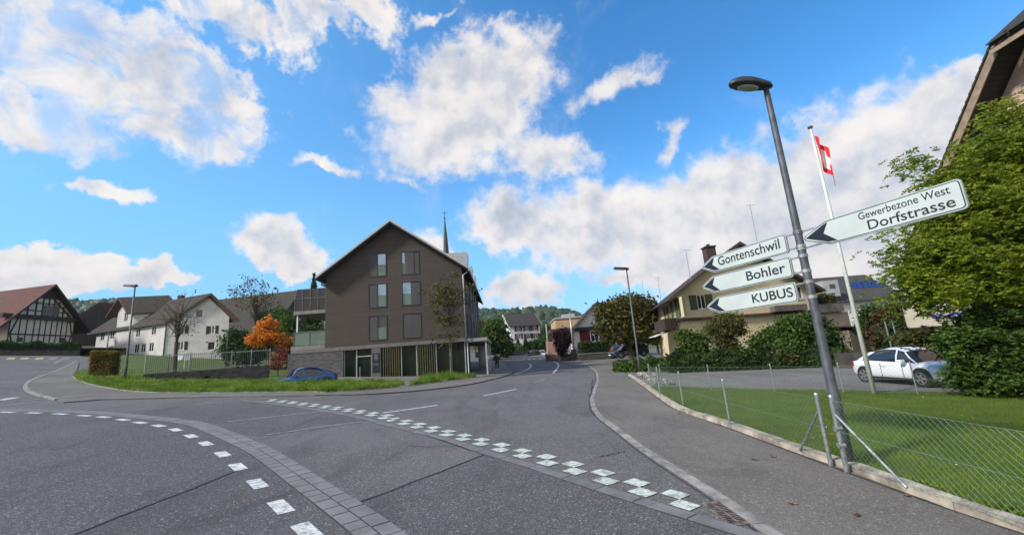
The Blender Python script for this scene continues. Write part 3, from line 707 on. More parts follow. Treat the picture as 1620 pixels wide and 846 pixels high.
# direction signs on the near lamp
def sign(label,s0,s1,zc,h,texts,tip,side):
    """arrow plate in the upright plane through the pole; s runs towards the viewer"""
    pd=_pd; P0=LP; nrm=np.array([pd[1],-pd[0]])   # towards the viewer's side
    if nrm@(-np.array(P0))<0: nrm=-nrm
    base=np.array([P0[0]+pd[0]*(s0+s1)/2,P0[1]+pd[1]*(s0+s1)/2,zc])
    t=thing('direction_sign',label,'direction sign',tuple(base)); L=s1-s0
    ux=np.array([pd[0],pd[1],0.]); un=np.array([nrm[0],nrm[1],0.]); uz=np.array([0,0,1.])
    F=lambda u,v,d:tuple(ux*u+uz*v+un*d)
    def outline(g,r=.05):
        a=-L/2+g*1.25; b=L/2-g; hh=h/2-g; tp=tip; o=[(a,0.),(a+.03,-hh*.22),(a+tp-.02,-hh+.01),(a+tp+.03,-hh)]
        for k in range(5): t_=-math.pi/2+k*math.pi/8; o.append((b-r+r*math.cos(t_),-hh+r+r*math.sin(t_)))
        for k in range(5): t_=k*math.pi/8; o.append((b-r+r*math.cos(t_),hh-r+r*math.sin(t_)))
        o+=[(a+tp+.03,hh),(a+tp-.02,hh-.01),(a+.03,hh*.22)]; return o
    o=outline(0); MB().prism(o,lambda u,v:F(u,v,-.018),lambda u,v:F(u,v,.018)).build('plate',SIGNM,t)
    MB().prism(outline(.016),lambda u,v:F(u,v,.0175),lambda u,v:F(u,v,.0195)).build('border',SIGNB,t)
    MB().prism(outline(.028,.04),lambda u,v:F(u,v,.019),lambda u,v:F(u,v,.021)).build('face',SIGNW,t)
    a=-L/2+.045; hh=h/2-.036; ar=[(a,0),(a+.03,-hh*.22),(a+tip,-hh),(a+tip+.16,-hh),(a+tip*.72+.06,0),(a+tip+.02,hh),(a+tip-.12,hh*.72),(a+.03,hh*.22)]
    ar=[(a,0),(a+tip-.03,-hh+.012),(a+tip+.12,-hh),(a+tip*.80,0.0),(a+tip+.02,hh-.003),(a+tip-.05,hh-.02)]
    MB().prism(ar,lambda u,v:F(u,v,.0205),lambda u,v:F(u,v,.0225)).build('arrow',SIGNB,t)
    for (body,u0,u1,v0,hgt,bold) in texts:
        M=Matrix(((ux[0],0,un[0],ux[0]*u0+un[0]*.0235),(ux[1],0,un[1],ux[1]*u0+un[1]*.0235),(0,1,0,v0),(0,0,0,1)))
        text_mesh('lettering',body,u1-u0,hgt,SIGNB,t,M,bold)
    # holders: arms and clamps round the pole
    near=s0 if abs(s0)<abs(s1) else s1
    mid=(s0+s1)/2; sg=1 if near<mid else -1
    for k,v in enumerate((-h*.36,h*.36)):
        e=near-mid
        mb=MB(); a_=F(-mid,v,0); b_=F(e+sg*.25,v,0)
        mb.bar(F(-mid+(e+mid)*.2,v,-.022),F(e+sg*.45,v,-.022),.022,.03)
        c0=F(-mid,v,0); mb.tube([(c0[0],c0[1],c0[2]-.03),(c0[0],c0[1],c0[2]+.03)],.078,16); mb.build('bracket',GALV,t)
    return t
# fitted widths along the plane: s measured from the pole
def sg_(label,s0,s1,z0,z1,texts,tip): return sign(label,s0,s1,(z0+z1)/2,z1-z0,texts,tip,0)
hp=lambda x,y:hit(x,y,LP,_pd)
def sgx(label,tipx,endx,y0,tl,bl,tr,br,texts,tip):
    a=hp(tipx,y0)[0]; b=hp(*br)[0]; zt=(hp(*tl)[1]+hp(*tr)[1])/2; zb=(hp(*bl)[1]+hp(*br)[1])/2
    return sign(label,a,b,(zt+zb)/2,zt-zb,texts,tip,0)
sgx('arrow sign lettered Gontenschwil, topmost of the three left of the lamp pole',1111,0,419,(1140,402),(1140,430),(1249,367),(1249,398),[('Gontenschwil',-.58,.93,-.065,.20,.008)],.34)
sgx('arrow sign lettered Bohler, middle of the three left of the lamp pole',1112,0,452,(1140,431),(1140,462),(1257,407),(1257,437),[('Bohler',.12,.99,-.085,.19,.010)],.34)
sgx('arrow sign lettered KUBUS, lowest of the three left of the lamp pole',1119,0,482,(1150,465),(1150,494),(1265,446),(1265,477),[('KUBUS',.14,1.02,-.08,.18,.012)],.34)
sgx('long arrow sign lettered Gewerbezone West Dorfstrasse reaching right from the lamp',1272,0,379,(1330,339),(1330,384),(1524,283),(1534,327),[('Gewerbezone West',-.16,.97,.045,.115,.004),('Dorfstrasse',-.06,.99,-.145,.15,.008)],.40)

# ---------------------------------------------------------------- flagpole and flag
fx,fy=gt(1383,622,.07); fz=tz(fx,fy)+.06
t=thing('flagpole','slender white flagpole at the back edge of the lawn by the white car','flagpole',(fx,fy,fz))
FH=9.75
MB().tube([(0,0,-.1),(0,0,FH*.5),(0,0,FH)],[.075,.058,.038],16).build('pole',M_('flagpole_white',(.55,.60,.55),.3,.08),t,smooth=True)
MB().tube([(0,0,FH-.01),(0,0,FH+.06)],[.085,.085],12).build('cap',DTRIM,t)
MB().tube([(.075,0,.9),(.05,-.02,FH*.6),(.05,0,FH)],.006,5).build('halyard',WHITEP,t)
def flagmat():
    m,t_=newmat('flag_red'); P=t_.n('ShaderNodeTexCoord').outputs['Object']; n=t_.noise(P,6.,3).outputs[0]
    c=t_.mix(n,(.50,.012,.02),(.68,.02,.035)); fin(t_,c,.7,n,.2,.02); return m
ftop=fz+FH-.35
f=thing('flag','red flag with white cross hanging slack from the flagpole','flag',(fx,fy,ftop))
def drape(u,v):      # u across the cloth, v down: the free side falls in folds
    zz=-v*1.0-u*.55-.22*u*u; a=.05+.44*u*(1-.35*v/2.); ph=9.5*u+1.2*v
    return (a*1.0-.02+.035*math.sin(ph*1.3)+ .12*v*.5*u-.26*v*.0, -.13*math.sin(ph)*(.35+.65*u)-.05,zz)
nu,nv=26,30; vs=[drape(i/(nu-1)*1.,j/(nv-1)*1.25) for j in range(nv) for i in range(nu)]
fc=[(j*nu+i,j*nu+i+1,(j+1)*nu+i+1,(j+1)*nu+i) for j in range(nv-1) for i in range(nu-1)]
mb=MB(); mb.v=vs
cr=lambda i,j:(abs((i+.5)/(nu-1)-.5)<.105 and abs((j+.5)/(nv-1)-.5)<.33) or (abs((i+.5)/(nu-1)-.5)<.33 and abs((j+.5)/(nv-1)-.5)<.105)
mb.f=fc; mb.mi=[1 if cr(k%(nu-1),k//(nu-1)) else 0 for k in range(len(fc))]
fo=mb.build('cloth',[flagmat(),WHITEP],f,smooth=True)
sm=fo.modifiers.new('s','SOLIDIFY'); sm.thickness=.006

# ---------------------------------------------------------------- wire fences
def chainlink(mb,a,b,z0a,z0b,h,pitch=.095,r=.0017):
    a=np.array(a);b=np.array(b);L=np.linalg.norm(b-a);d=(b-a)/L
    def P(s,v): q=a+d*s; return (q[0],q[1],z0a+(z0b-z0a)*s/L+v)
    n=int((L+h)/pitch)+1
    for k in range(n):
        s0=-h+k*pitch
        for sgn in (1,-1):
            p,q=(s0,0.),(s0+h,h)
            # clip to 0..L
            if p[0]<0: p=(0.,-s0)
            if q[0]>L: q=(L,L-s0)
            if q[0]<=p[0]+.01: continue
            (s1,v1),(s2,v2_)=p,q
            if sgn<0: v1,v2_=h-v1,h-v2_
            mb.tube([P(s1,v1),P(s2,v2_)],r,3,False)
    for v in (h,h*.5,.02): mb.tube([P(0,v),P(L,v)],.0034,4,False)
def post(parent,x,y,z,h,r,name='post'):
    p=MB().tube([(0,0,-.1),(0,0,h)],r,12).build(name,GALV,parent,smooth=False,loc=(x-parent.location.x,y-parent.location.y,z-parent.location.z))
    MB().tube([(0,0,h),(0,0,h+.025)],[r*1.12,r*.8],12).build('cap',GALV,p); return p
KZ=.115
def kz(x,y): return tz(x,y)+KZ
KS=arclen(KL)
# front fence, far section
fa=[gt(1030.5,614.5,KZ),gt(1044.5,625,KZ),gt(1081,641,KZ),gt(1155,671,KZ),gt(1313,727,KZ)]
t=thing('wire_fence','chain link fence on the kerb from the rocks to the lamp post','fence',(fa[0][0],fa[0][1],tz(*fa[0])))
for i,p in enumerate(fa): post(t,p[0],p[1],kz(*p),1.04,.034 if i==4 else .026)
mb=MB()
for a,b in zip(fa,fa[1:]): chainlink(mb,a,b,kz(*a)+.03,kz(*b)+.03,.95)
mb.build('wire_mesh',WIRE,t,world=True)
e=fa[4]; dd_=(fa[3]-fa[4])/np.linalg.norm(fa[3]-fa[4]); q=e+dd_*.75
MB().tube([(e[0],e[1],kz(*e)+.80),(q[0],q[1],kz(*q)-.02)],.019,10).build('brace',GALV,t,world=True)
# front fence, near section
e=gt(1338,736,KZ); fb=[e]+[sample(KL,KS,s)[0]+np.array([.10,0]) for s in np.linspace(KS[-1]-7.0,KS[-1]-2.9,2)]
k0=[i for i,p in enumerate(KL) if p[1]<e[1]-.1][0]
fb=[e,gt(1620,836,KZ),gt(1620,836,KZ)+np.array([.15,-2.2])]
t=thing('wire_fence','chain link fence with a long slanting brace running right from the lamp post','fence',(e[0],e[1],tz(*e)))
for i,p in enumerate(fb): post(t,p[0]+(.12 if i==1 else 0),p[1]-(.35 if i==1 else 0),kz(*p),1.04,.036 if i==0 else .028)
mb=MB()
for a,b in zip(fb,fb[1:]): chainlink(mb,a,b,kz(*a)+.03,kz(*b)+.03,.95)
mb.build('wire_mesh',WIRE,t,world=True)
q=gt(1434,768,KZ)
MB().tube([(e[0],e[1],kz(*e)+.78),(q[0],q[1],kz(*q)-.02)],.019,10).build('brace',GALV,t,world=True)
for v in (.3,.55): MB().tube([(e[0]-.05,e[1],kz(*e)+v),(e[0]+.05,e[1],kz(*e)+v)],.045,8).build('clamp',GALV,t,world=True)
# back fence
fc_=[gt(1047,611,.08)]+[gt(1125,615,.08),gt(1226,618,.08),gt(1335,620.5,.08),gt(1452,623,.08)]; fc_+=[fc_[-1]+bdir*2.6,fc_[-1]+bdir*5.2]
t=thing('wire_fence','low thin wire fence along the back of the lawn before the parking yard','fence',(fc_[0][0],fc_[0][1],tz(*fc_[0])))
for p in fc_: post(t,p[0],p[1],tz(*p)+.08,.98,.021)
mb=MB()
for a,b in zip(fc_,fc_[1:]): chainlink(mb,a,b,tz(*a)+.10,tz(*b)+.10,.88,.11,.0018)
mb.build('wire_mesh',WIRE,t,world=True)

# drain grates
def grate(label,corn,n,z=.014):
    c=[gt(*p) for p in corn]; cc_=np.mean(c,0); t=thing('drain_grate',label,'drain',(cc_[0],cc_[1],tz(*cc_)))
    W=lambda u,v,z_:(*(c[0]*(1-u)*(1-v)+c[1]*u*(1-v)+c[2]*u*v+c[3]*(1-u)*v),tz(*(c[0]*(1-u)*(1-v)+c[1]*u*(1-v)+c[2]*u*v+c[3]*(1-u)*v))+z_)
    IRON=M_('cast_iron_rusty',(.17,.14,.12),.75,.4,8.,50.,.4)
    mb=MB()
    for a,b,c_,d in ((0,1,0,.06),(0,1,.94,1),(0,.07,.06,.94),(.93,1,.06,.94),(.47,.53,.06,.94)): mb.hexa([W(a,c_,-.03),W(b,c_,-.03),W(b,d,-.03),W(a,d,-.03)],[W(a,c_,z),W(b,c_,z),W(b,d,z),W(a,d,z)])
    mb.build('frame',IRON,t,world=True); mb=MB()
    for i in range(n):
        v0=.06+.88*(i+.32)/n; v1=.06+.88*(i+.68)/n
        for a,b in ((.07,.47),(.53,.93)): mb.hexa([W(a,v0,-.03),W(b,v0,-.03),W(b,v1,-.03),W(a,v1,-.03)],[W(a,v0,z-.002),W(b,v0,z-.002),W(b,v1,z-.002),W(a,v1,z-.002)])
    mb.build('bars',IRON,t,world=True)
    mb=MB(); mb.hexa([W(.02,.02,.002),W(.98,.02,.002),W(.98,.98,.002),W(.02,.98,.002)],[W(.02,.02,.006),W(.98,.02,.006),W(.98,.98,.006),W(.02,.98,.006)]); mb.build('shaft_shade_plate',BLACKP,t,world=True)  # flat black plate, its colour standing in for the shade between the bars
grate('rusty slotted drain grate at the end of the checkered road marking',[(1111,796),(1137,793),(1190,829),(1158,833)],13)
grate('small drain grate beside the pale kerb further up the road',[(921,630),(934,630),(934,634),(921,634)],5)

# ---------------------------------------------------------------- buildings
def unit(v): v=np.array(v,float); return v/np.linalg.norm(v)
def wallface(mb,F,outline,holes,depth):
    """F(s,z,d): outline with rectangular openings and their reveals; d goes into the wall"""
    loops=[outline]+[[(a,c),(b,c),(b,d),(a,d)] for a,b,c,d in holes]
    flat=[p for l in loops for p in l]
    tri=tessellate_polygon([[Vector((p[0],p[1],0)) for p in l] for l in loops])
    mb.add([F(p[0],p[1],0) for p in flat],[tuple(t) for t in tri])
    for a,b,c,d in holes:
        q=[(a,c),(b,c),(b,d),(a,d)]
        mb.add([F(*p,0) for p in q]+[F(*p,depth) for p in q],[(i,(i+1)%4,4+(i+1)%4,4+i) for i in range(4)])
def window(root,F,a,b,c,d,depth,style='plain',shut=None,frame=None,glass=None,label=None,sw=None):
    """joinery in the opening a..b,c..d of a wall; F(s,z,depth into the wall)"""
    def bx(mb,s0,s1,z0,z1,d0,d1): mb.hexa([F(s0,z0,d0),F(s1,z0,d0),F(s1,z0,d1),F(s0,z0,d1)],[F(s0,z1,d0),F(s1,z1,d0),F(s1,z1,d1),F(s0,z1,d1)])
    fr=frame or WHITEP; gl=glass or GLASS; w=.06; dd=depth*.75
    mb=MB(); bx(mb,a+.003,a+w,c+.003,d-.003,dd-.05,dd); bx(mb,b-w,b-.003,c+.003,d-.003,dd-.05,dd); bx(mb,a+w,b-w,c+.003,c+w,dd-.05,dd); bx(mb,a+w,b-w,d-w,d-.003,dd-.05,dd)
    if style in('plain','shut') and b-a>.7: bx(mb,(a+b)/2-.035,(a+b)/2+.035,c+w,d-w,dd-.045,dd)
    if style!='bare': bx(mb,a-.06,b+.06,c-.06,c-.002,-.05,.04)
    wn=mb.build('window',fr,root,world=True)
    mb=MB(); bx(mb,a+.02,b-.02,c+.02,d-.02,dd-.015,dd-.005)
    mb.v=mb.v; p=mb.build('pane',gl,root,world=True); p.parent=wn
    if shut is not None:
        W=sw or (b-a)*.52
        for s0,s1 in ((a-W-.02,a-.02),(b+.02,b+W+.02)):
            mb=MB(); bx(mb,s0,s1,c-.02,d+.02,-.05,-.01); o=mb.build('shutter',shut,root,world=True); o.parent=wn
    if label: wn['label']=label
    return wn
class House:
    def __init__(s,root,C,U,V,z0,ze,zr,wall,roof,over=.5,overg=.5,th=.18,wins=(),fascia=None,ridge=.5,gutter=True,depth=.14,gable_mat=None,back=False,overg2=None):
        s.root=root;s.C=np.array(C[:2],float);s.U=np.array(U,float);s.V=np.array(V,float);s.z0,s.ze,s.zr=z0,ze,zr
        LU,LV=np.linalg.norm(U),np.linalg.norm(V);u,v=s.U/LU,s.V/LV; s.LU,s.LV=LU,LV;s.u,s.v=u,v
        zbase=z0-1.5
        FU=lambda a,z,d:(*(s.C+u*a+v*d),z)             # gable at C, looking along V
        FV=lambda a,z,d:(*(s.C+v*a+u*d),z)             # long side at C
        FW=lambda a,z,d:(*(s.C+s.U+v*a-u*d),z)
        FX=lambda a,z,d:(*(s.C+s.V+u*a-v*d),z)
        s.F=dict(U=FU,V=FV,W=FW,X=FX)
        H={k:[] for k in 'UVWX'}
        for w in wins: H[w[0]].append((w[1],w[2],w[3],w[4]))
        gp=[(0,zbase),(LU,zbase),(LU,ze),(LU*ridge,zr),(0,ze)]; lp=[(0,zbase),(LV,zbase),(LV,ze),(0,ze)]
        mb=MB()
        wallface(mb,FU,gp,H['U'],depth); wallface(mb,FV,lp,H['V'],depth); wallface(mb,FW,lp,H['W'],depth); wallface(mb,FX,gp,H['X'],depth)
        mb.build('wall',wall,root,world=True)
        # dark room behind the openings
        for w in wins:
            kw=w[5] if len(w)>5 else {}
            window(root,s.F[w[0]],w[1],w[2],w[3],w[4],depth,**kw)
        # roof slabs
        Lo=LV+overg+(overg if overg2 is None else overg2)
        mb=MB()
        for sgn in (0,1):
            a0=LU*ridge; a1=0 if sgn==0 else LU; run=abs(a1-a0); sl=(zr-ze)/run
            ae=-over if sgn==0 else LU+over; zev=ze-sl*over
            def Q(a,z,b): return (*(s.C+u*a+v*b),z)
            off=.03
            for (b0,b1) in ((-overg,LV+(overg if overg2 is None else overg2)),):
                mb.hexa([Q(a0,zr+off,b0),Q(ae,zev+off,b0),Q(ae,zev+off,b1),Q(a0,zr+off,b1)],[Q(a0,zr+off+th,b0),Q(ae,zev+off+th,b0),Q(ae,zev+off+th,b1),Q(a0,zr+off+th,b1)])
            s.zev=zev
        mbs=MB()
        for sgn in (0,1):
            a0=LU*ridge; a1=0 if sgn==0 else LU; sl=(zr-ze)/abs(a1-a0); ae=-over if sgn==0 else LU+over; zv_=ze-sl*over
            Q=lambda a,z,b:(*(s.C+u*a+v*b),z); b0,b1=-overg+.01,-.004
            mbs.hexa([Q(a0,zr,b0),Q(ae,zv_,b0),Q(ae,zv_,b1),Q(a0,zr,b1)],[Q(a0,zr+.026,b0),Q(ae,zv_+.026,b0),Q(ae,zv_+.026,b1),Q(a0,zr+.026,b1)])
        mbs.build('soffit',fascia or SOFFIT,root,world=True)
        s.roof=mb.build('roof',roof,root,world=True)
        Q=lambda a,z,b:(*(s.C+u*a+v*b),z)
        for bb,dv in ((-overg,-.03),(LV+(overg if overg2 is None else overg2),.03)):
            mb=MB()
            for a1,sg_2 in ((-over,0),(LU+over,1)):
                sl=(zr-ze)/(LU*ridge if sg_2==0 else LU*(1-ridge)); zev=ze-sl*over
                b0,b1=sorted((bb,bb+dv)); 
                mb.hexa([Q(LU*ridge,zr-.05,b0),Q(a1,zev-.05,b0),Q(a1,zev-.05,b1),Q(LU*ridge,zr-.05,b1)],[Q(LU*ridge,zr+th+.045,b0),Q(a1,zev+th+.045,b0),Q(a1,zev+th+.045,b1),Q(LU*ridge,zr+th+.045,b1)])
            o=mb.build('bargeboard',fascia or SOFFIT,root,world=True); o.parent=s.roof
        if gutter:
            for a in (-over-.07,LU+over+.07):
                mb=MB()
                sl=(zr-ze)/(LU*ridge if a<0 else LU*(1-ridge)); zev=ze-sl*over
                mb.tube([Q(a,zev+.06,-overg),Q(a,zev+.06,LV+(overg if overg2 is None else overg2))],.07,8)
                o=mb.build('gutter',DTRIM,root,world=True); o.parent=s.roof
    def px(s,face,x,y):
        d={'U':s.u,'V':s.v,'W':s.v,'X':s.u}[face]; P0={'U':s.C,'V':s.C,'W':s.C+s.U,'X':s.C+s.V}[face]
        return hit(x,y,P0,d)
def pxwin(face,C,d,cx,cy,w,h,**kw):
    s,z=hit(cx,cy,C,d); return (face,s-w/2,s+w/2,z-h/2,z+h/2,kw)
def pipe(root,pts,r=.045,mat=None,name='downpipe',n=8):
    mb=MB(); mb.tube(pts,r,n); return mb.build(name,mat or DTRIM,root,smooth=True,world=True)

# --- the brown apartment block in the middle
RA=at(740,598,37); e=np.array([.9994,.035]); nb=np.array([-.035,.9994])
ang=math.atan2(e[1],e[0]); gz=.62
ab=thing('apartment_building','brown boarded apartment block with steep gable and glazed ground floor facing the road','building',(RA[0],RA[1],0),ang)
FL=lambda s,z,d:(s,d,z)      # local: x along the facade, y into the house
XL,XR,ZB,ZE,XRI,ZRI,DEP=-12.2,-.05,3.93,10.25,-6.25,14.62,25.
hol=[];WZ=[11.0,8.2,5.34]
for zc in WZ:
    for xc in (-7.64,-4.67): hol.append((xc-.78,xc+.78,zc-1.05,zc+1.05))
mb=MB(); out=[(XL,ZB),(XR,ZB),(XR,ZE),(XRI,ZRI),(XL,ZE)]
wallface(mb,FL,out,hol,.16)
side=[]; 
for zc in (8.2,5.34):
    for yc in (3.5,8.0,12.5,17.,21.5): side.append((yc-.6,yc+.6,zc-1.0,zc+1.0))
wallface(mb,lambda s,z,d:(XR-d,s,z),[(0,ZB),(DEP,ZB),(DEP,ZE),(0,ZE)],side,.16)
wallface(mb,lambda s,z,d:(XL+d,s,z),[(0,ZB),(DEP,ZB),(DEP,ZE),(0,ZE)],[],.16)
mb.add([FL(a,b,DEP) for a,b in out],[(0,1,2,3,4)]); mb.add([(XL,0,ZB),(XR,0,ZB),(XR,DEP,ZB),(XL,DEP,ZB)],[(0,1,2,3)])
for zc in (9.62,6.78): mb.box(XL+.001,XR-.001,-.008,-.001,zc,zc+.03)
mb.build('wall',CLAD,ab)
def lbox(name,x0,x1,y0,y1,z0,z1,mat,parent=ab,bevel=0): return MB().box(x0,x1,y0,y1,z0,z1).build(name,mat,parent,bevel=bevel)
cfg=[[('p','g'),('g3','p')],[('p','g'),('g','p')],[('p','gd'),('p','p')]]
for r,zc in enumerate(WZ):
    for c,xc in enumerate((-7.64,-4.67)):
        a,b,z0,z1=xc-.78,xc+.78,zc-1.05,zc+1.05
        mb=MB()
        for q in ((a-.05,a+.02,z0-.05,z1+.05),(b-.02,b+.05,z0-.05,z1+.05),(a+.02,b-.02,z0-.05,z0+.02),(a+.02,b-.02,z1-.02,z1+.05)): mb.box(q[0],q[1],-.04,.10,q[2],q[3])
        mb.box(xc-.02,xc+.02,.02,.10,z0+.02,z1-.02)
        w=mb.build('window',DTRIM,ab)
        gl=GLASSB if r<2 else GLASS
        MB().box(a+.02,b-.02,.11,.13,z0+.02,z1-.02).build('pane',gl,w)
        L,Rr=cfg[r][c]
        def pan(x0,x1,d=.0): MB().box(x0,x1,.0+d,.03+d,z0+.02,z1-.02).build('sliding_panel',PANEL,w)
        if L=='p': pan(a+.02,xc)
        if L=='g3': pan(a+.28,xc+.32); pan(xc+.33,b-.02,.035)
        if Rr=='p' and L!='g3': pan(xc,b-.02,.005)
        gx=(xc,b-.03) if L=='p' and Rr!='p' else ((a+.03,xc) if L!='p' else None)
        if gx: MB().box(gx[0]+.02,gx[1]-.02,.045,.055,z0+.05,zc-.0).build('glass_rail',GLASSG,w)
# side windows of the street face
for a,b,c,d in side:
    w=MB().box(XR-.12,XR-.08,a,b,c,d).build('window',DTRIM,ab); MB().box(XR-.075,XR-.065,a+.06,b-.06,c+.06,d-.06).build('pane',GLASS,w)
# roof
sl=(ZRI-ZE)/(XRI-XL); ov=.62
mb=MB();OVG=.75
def rq(x,z,y): return (x,y,z)
for xe,sg2 in ((XL-ov,1),(XR+ov,-1)):
    sl2=(ZRI-ZE)/abs(XRI-(XL if sg2==1 else XR)); zv=ZE-sl2*ov
    mb.hexa([rq(XRI,ZRI+.02,-OVG),rq(xe,zv+.02,-OVG),rq(xe,zv+.02,DEP+.5),rq(XRI,ZRI+.02,DEP+.5)],[rq(XRI,ZRI+.30,-OVG),rq(xe,zv+.26,-OVG),rq(xe,zv+.26,DEP+.5),rq(XRI,ZRI+.30,DEP+.5)])
rf=mb.build('roof',TILE_GRY,ab)
mb=MB()
for xe,sg2 in ((XL-ov,1),(XR+ov,-1)):
    sl2=(ZRI-ZE)/abs(XRI-(XL if sg2==1 else XR)); zv=ZE-sl2*ov
    mb.hexa([rq(XRI,ZRI+.16,-OVG-.06),rq(xe,zv+.14,-OVG-.06),rq(xe,zv+.14,-OVG-.004),rq(XRI,ZRI+.16,-OVG-.004)],[rq(XRI,ZRI+.36,-OVG-.06),rq(xe,zv+.32,-OVG-.06),rq(xe,zv+.32,-OVG-.004),rq(XRI,ZRI+.36,-OVG-.004)])
mb.build('roof_edge',TRIM,rf)
lbox('soffit',XRI+.2,XRI+.21,-.7,-.69,ZRI-.2,ZRI-.19,DTRIM)
g=MB().tube([(XR+ov+.08,-OVG,ZE-.42),(XR+ov+.08,DEP,ZE-.42)],.08,8).build('gutter',TRIM,rf)
for y in (2.6,9.5,15.): 
    d=MB().box(XRI+2.6,XR+.35,y,y+2.6,ZE+.2,ZE+2.05).build('dormer',TRIM,ab); MB().box(XR+.352,XR+.37,y+.3,y+2.3,ZE+.5,ZE+1.7).build('pane',GLASS,d)
for y,x in ((-.10,XR-.02),(7.,XR+.12),(10.5,XR+.12),(14.,XR+.12)):
    pts=[(XR+ov,max(y,-.1),ZE-.42),(x+.12,y,ZE-.75),(x+.12,y,3.9)]
    MB().tube(pts,.05,8).build('downpipe',TRIM,ab,smooth=True)
# vertical lettering low on the right of the facade
M=Matrix(((0,-1,0,-.95),(0,0,-1,-.012),(1,0,0,5.0),(0,0,0,1)))
text_mesh('lettering','AUS HILL',3.4,.62,DTRIM,ab,M,.01)
# ground floor
lbox('floor_band',XL-2.9,XR+.02,-.03,.30,3.62,3.925,M_('band_grey',(.14,.14,.145),.7,.1))
lbox('stone_wall',-15.35,-10.62,.0,1.2,-.5,3.61,SLATE)
lbox('stone_wall',-15.35,-15.0,1.2,8.,-.5,3.61,SLATE)
lbox('rear_wall',-12.2,-.1,5.,5.2,-.2,3.6,M_('interior_dark',(.05,.045,.04),.9,.2))
lbox('glazing',-10.6,-.12,.34,.37,gz-.3,3.61,glassmat('shop_glass',(.010,.020,.012),.10,.15))
mb=MB()
for x in (-10.6,-9.55,-8.22,-5.68,-4.36,-2.66,-1.35,-.14): MB().box(x-.04,x+.04,.22,.33,gz-.3,3.60).build('mullion',TRIM,ab)
MB().box(-9.50,-8.27,.23,.32,2.95,3.03).build('transom',TRIM,ab)
mb=MB()
for x in (-9.52,-8.3): mb.box(x,x+.06,.17,.21,gz,2.94)
d=mb.build('entrance_door',M_('door_frame_pale',(.22,.21,.18),.5),ab); lbox('handle',-9.25,-9.21,.12,.16,1.3,2.1,TRIM,d)
sp=lbox('sign_pillar',-8.18,-7.40,-.02,.30,gz-.3,3.6,M_('pillar_grey',(.10,.105,.11),.7,.1))
pl=lbox('notice_board',-8.08,-7.50,-.05,-.021,1.55,3.15,BLACKP,sp)
mb=MB()
for k,(w,h) in enumerate(((.34,.05),(.30,.05),(.36,.05),(.22,.05),(.40,.03),(.40,.03))):
    z_=2.98-k*.13-(.18 if k>3 else 0); mb.box(-7.79-w/2,-7.79+w/2,-.054,-.051,z_,z_+h)
mb.build('printing',M_('grey_print',(.25,.26,.27),.6),pl)
for x0,x1 in ((-7.28,-5.76),(-4.28,-2.72)):
    mb=MB(); n=8
    for i in range(n): x=x0+(x1-x0)*(i+.5)/n; mb.box(x-.02,x+.02,.0,.04,gz-.1,3.60)
    mb.build('timber_slats',SLATY,ab)
# things seen behind the glass line
lbox('bench',-5.5,-4.5,.42,.7,1.2,1.55,WHITEP)
# balconies on the left
for z0,z1 in ((7.03,7.34),(3.93,4.26)): lbox('balcony_slab',-15.1 if z0>5 else -15.25,-12.205,.25,7.,z0,z1,M_('slab_grey',(.21,.205,.20),.8,.1))
def rail(z0,z1,gl,n,post_to,mat2=TRIM):
    f=MB(); f.box(-15.02,-12.22,.28,.30,z0,z1); f.box(-15.04,-15.02,.28,6.9,z0,z1); r=f.build('balcony_rail',gl,ab)
    m=MB()
    for i in range(n): x=-15.0+2.7*i/(n-1); m.box(x-.02,x+.02,.23,.27,z0-.05,post_to)
    m.box(-15.03,-12.2,.22,.27,z1,z1+.04); m.build('posts',M_('rail_post',(.16,.165,.17),.5,.1),r)
rail(7.36,8.42,glassmat('glass_dark_brown',(.03,.022,.022),.15,.6),5,9.25); 
lbox('wind_screen',-14.9,-12.22,.33,.35,8.46,9.3,glassmat('glass_smoked',(.012,.014,.018),.1,.8))
rail(4.3,5.45,GLASSG,3,5.5)
mb=MB()
for x,y in ((-14.85,.5),(-14.85,6.6),(-13.4,4.),(-12.7,3.)): mb.box(x-.05,x+.05,y-.05,y+.05,4.26,7.03)
mb.build('balcony_post',WHITEP,ab)
lbox('upper_balcony',-13.6,-12.22,2.2,6.,9.9,10.9,GLASSG)
# --- canopy along the street side
cx,cy=RA[0]+e[0]*.9+nb[0]*1.2,RA[1]+e[1]*.9+nb[1]*1.2
cn=thing('bus_shelter','flat grey canopy on slim posts over the footway beside the brown block','shelter',(cx,cy,.62),ang)
MB().box(-1.05,.98,-1.1,11.,2.92,3.22).build('canopy_roof',M_('canopy_grey',(.25,.26,.27),.6,.1),cn,bevel=.02)
MB().box(-1.0,.94,-1.06,10.9,2.86,2.915).build('ceiling',M_('canopy_soffit',(.11,.11,.11),.8,.1),cn)
for x,y in ((.82,-.9),(.82,5.),(.82,10.5)): MB().box(x-.07,x+.07,y-.07,y+.07,-.1,2.86).build('post',TRIM,cn)
MB().tube([(-.80,-.95,-.1),(-.80,-.95,2.9)],.045,10).build('post',WHITEP,cn)
MB().box(-.6,.5,10.8,10.9,0,2.85).build('back_panel',GLASSG,cn)
MB().box(-.95,-.45,3.,8.5,.40,.46).build('bench',GREYW,cn)
MB().box(.60,.66,4.,5.3,.25,2.2).build('timetable_panel',M_('panel_navy',(.02,.03,.06),.4),cn)

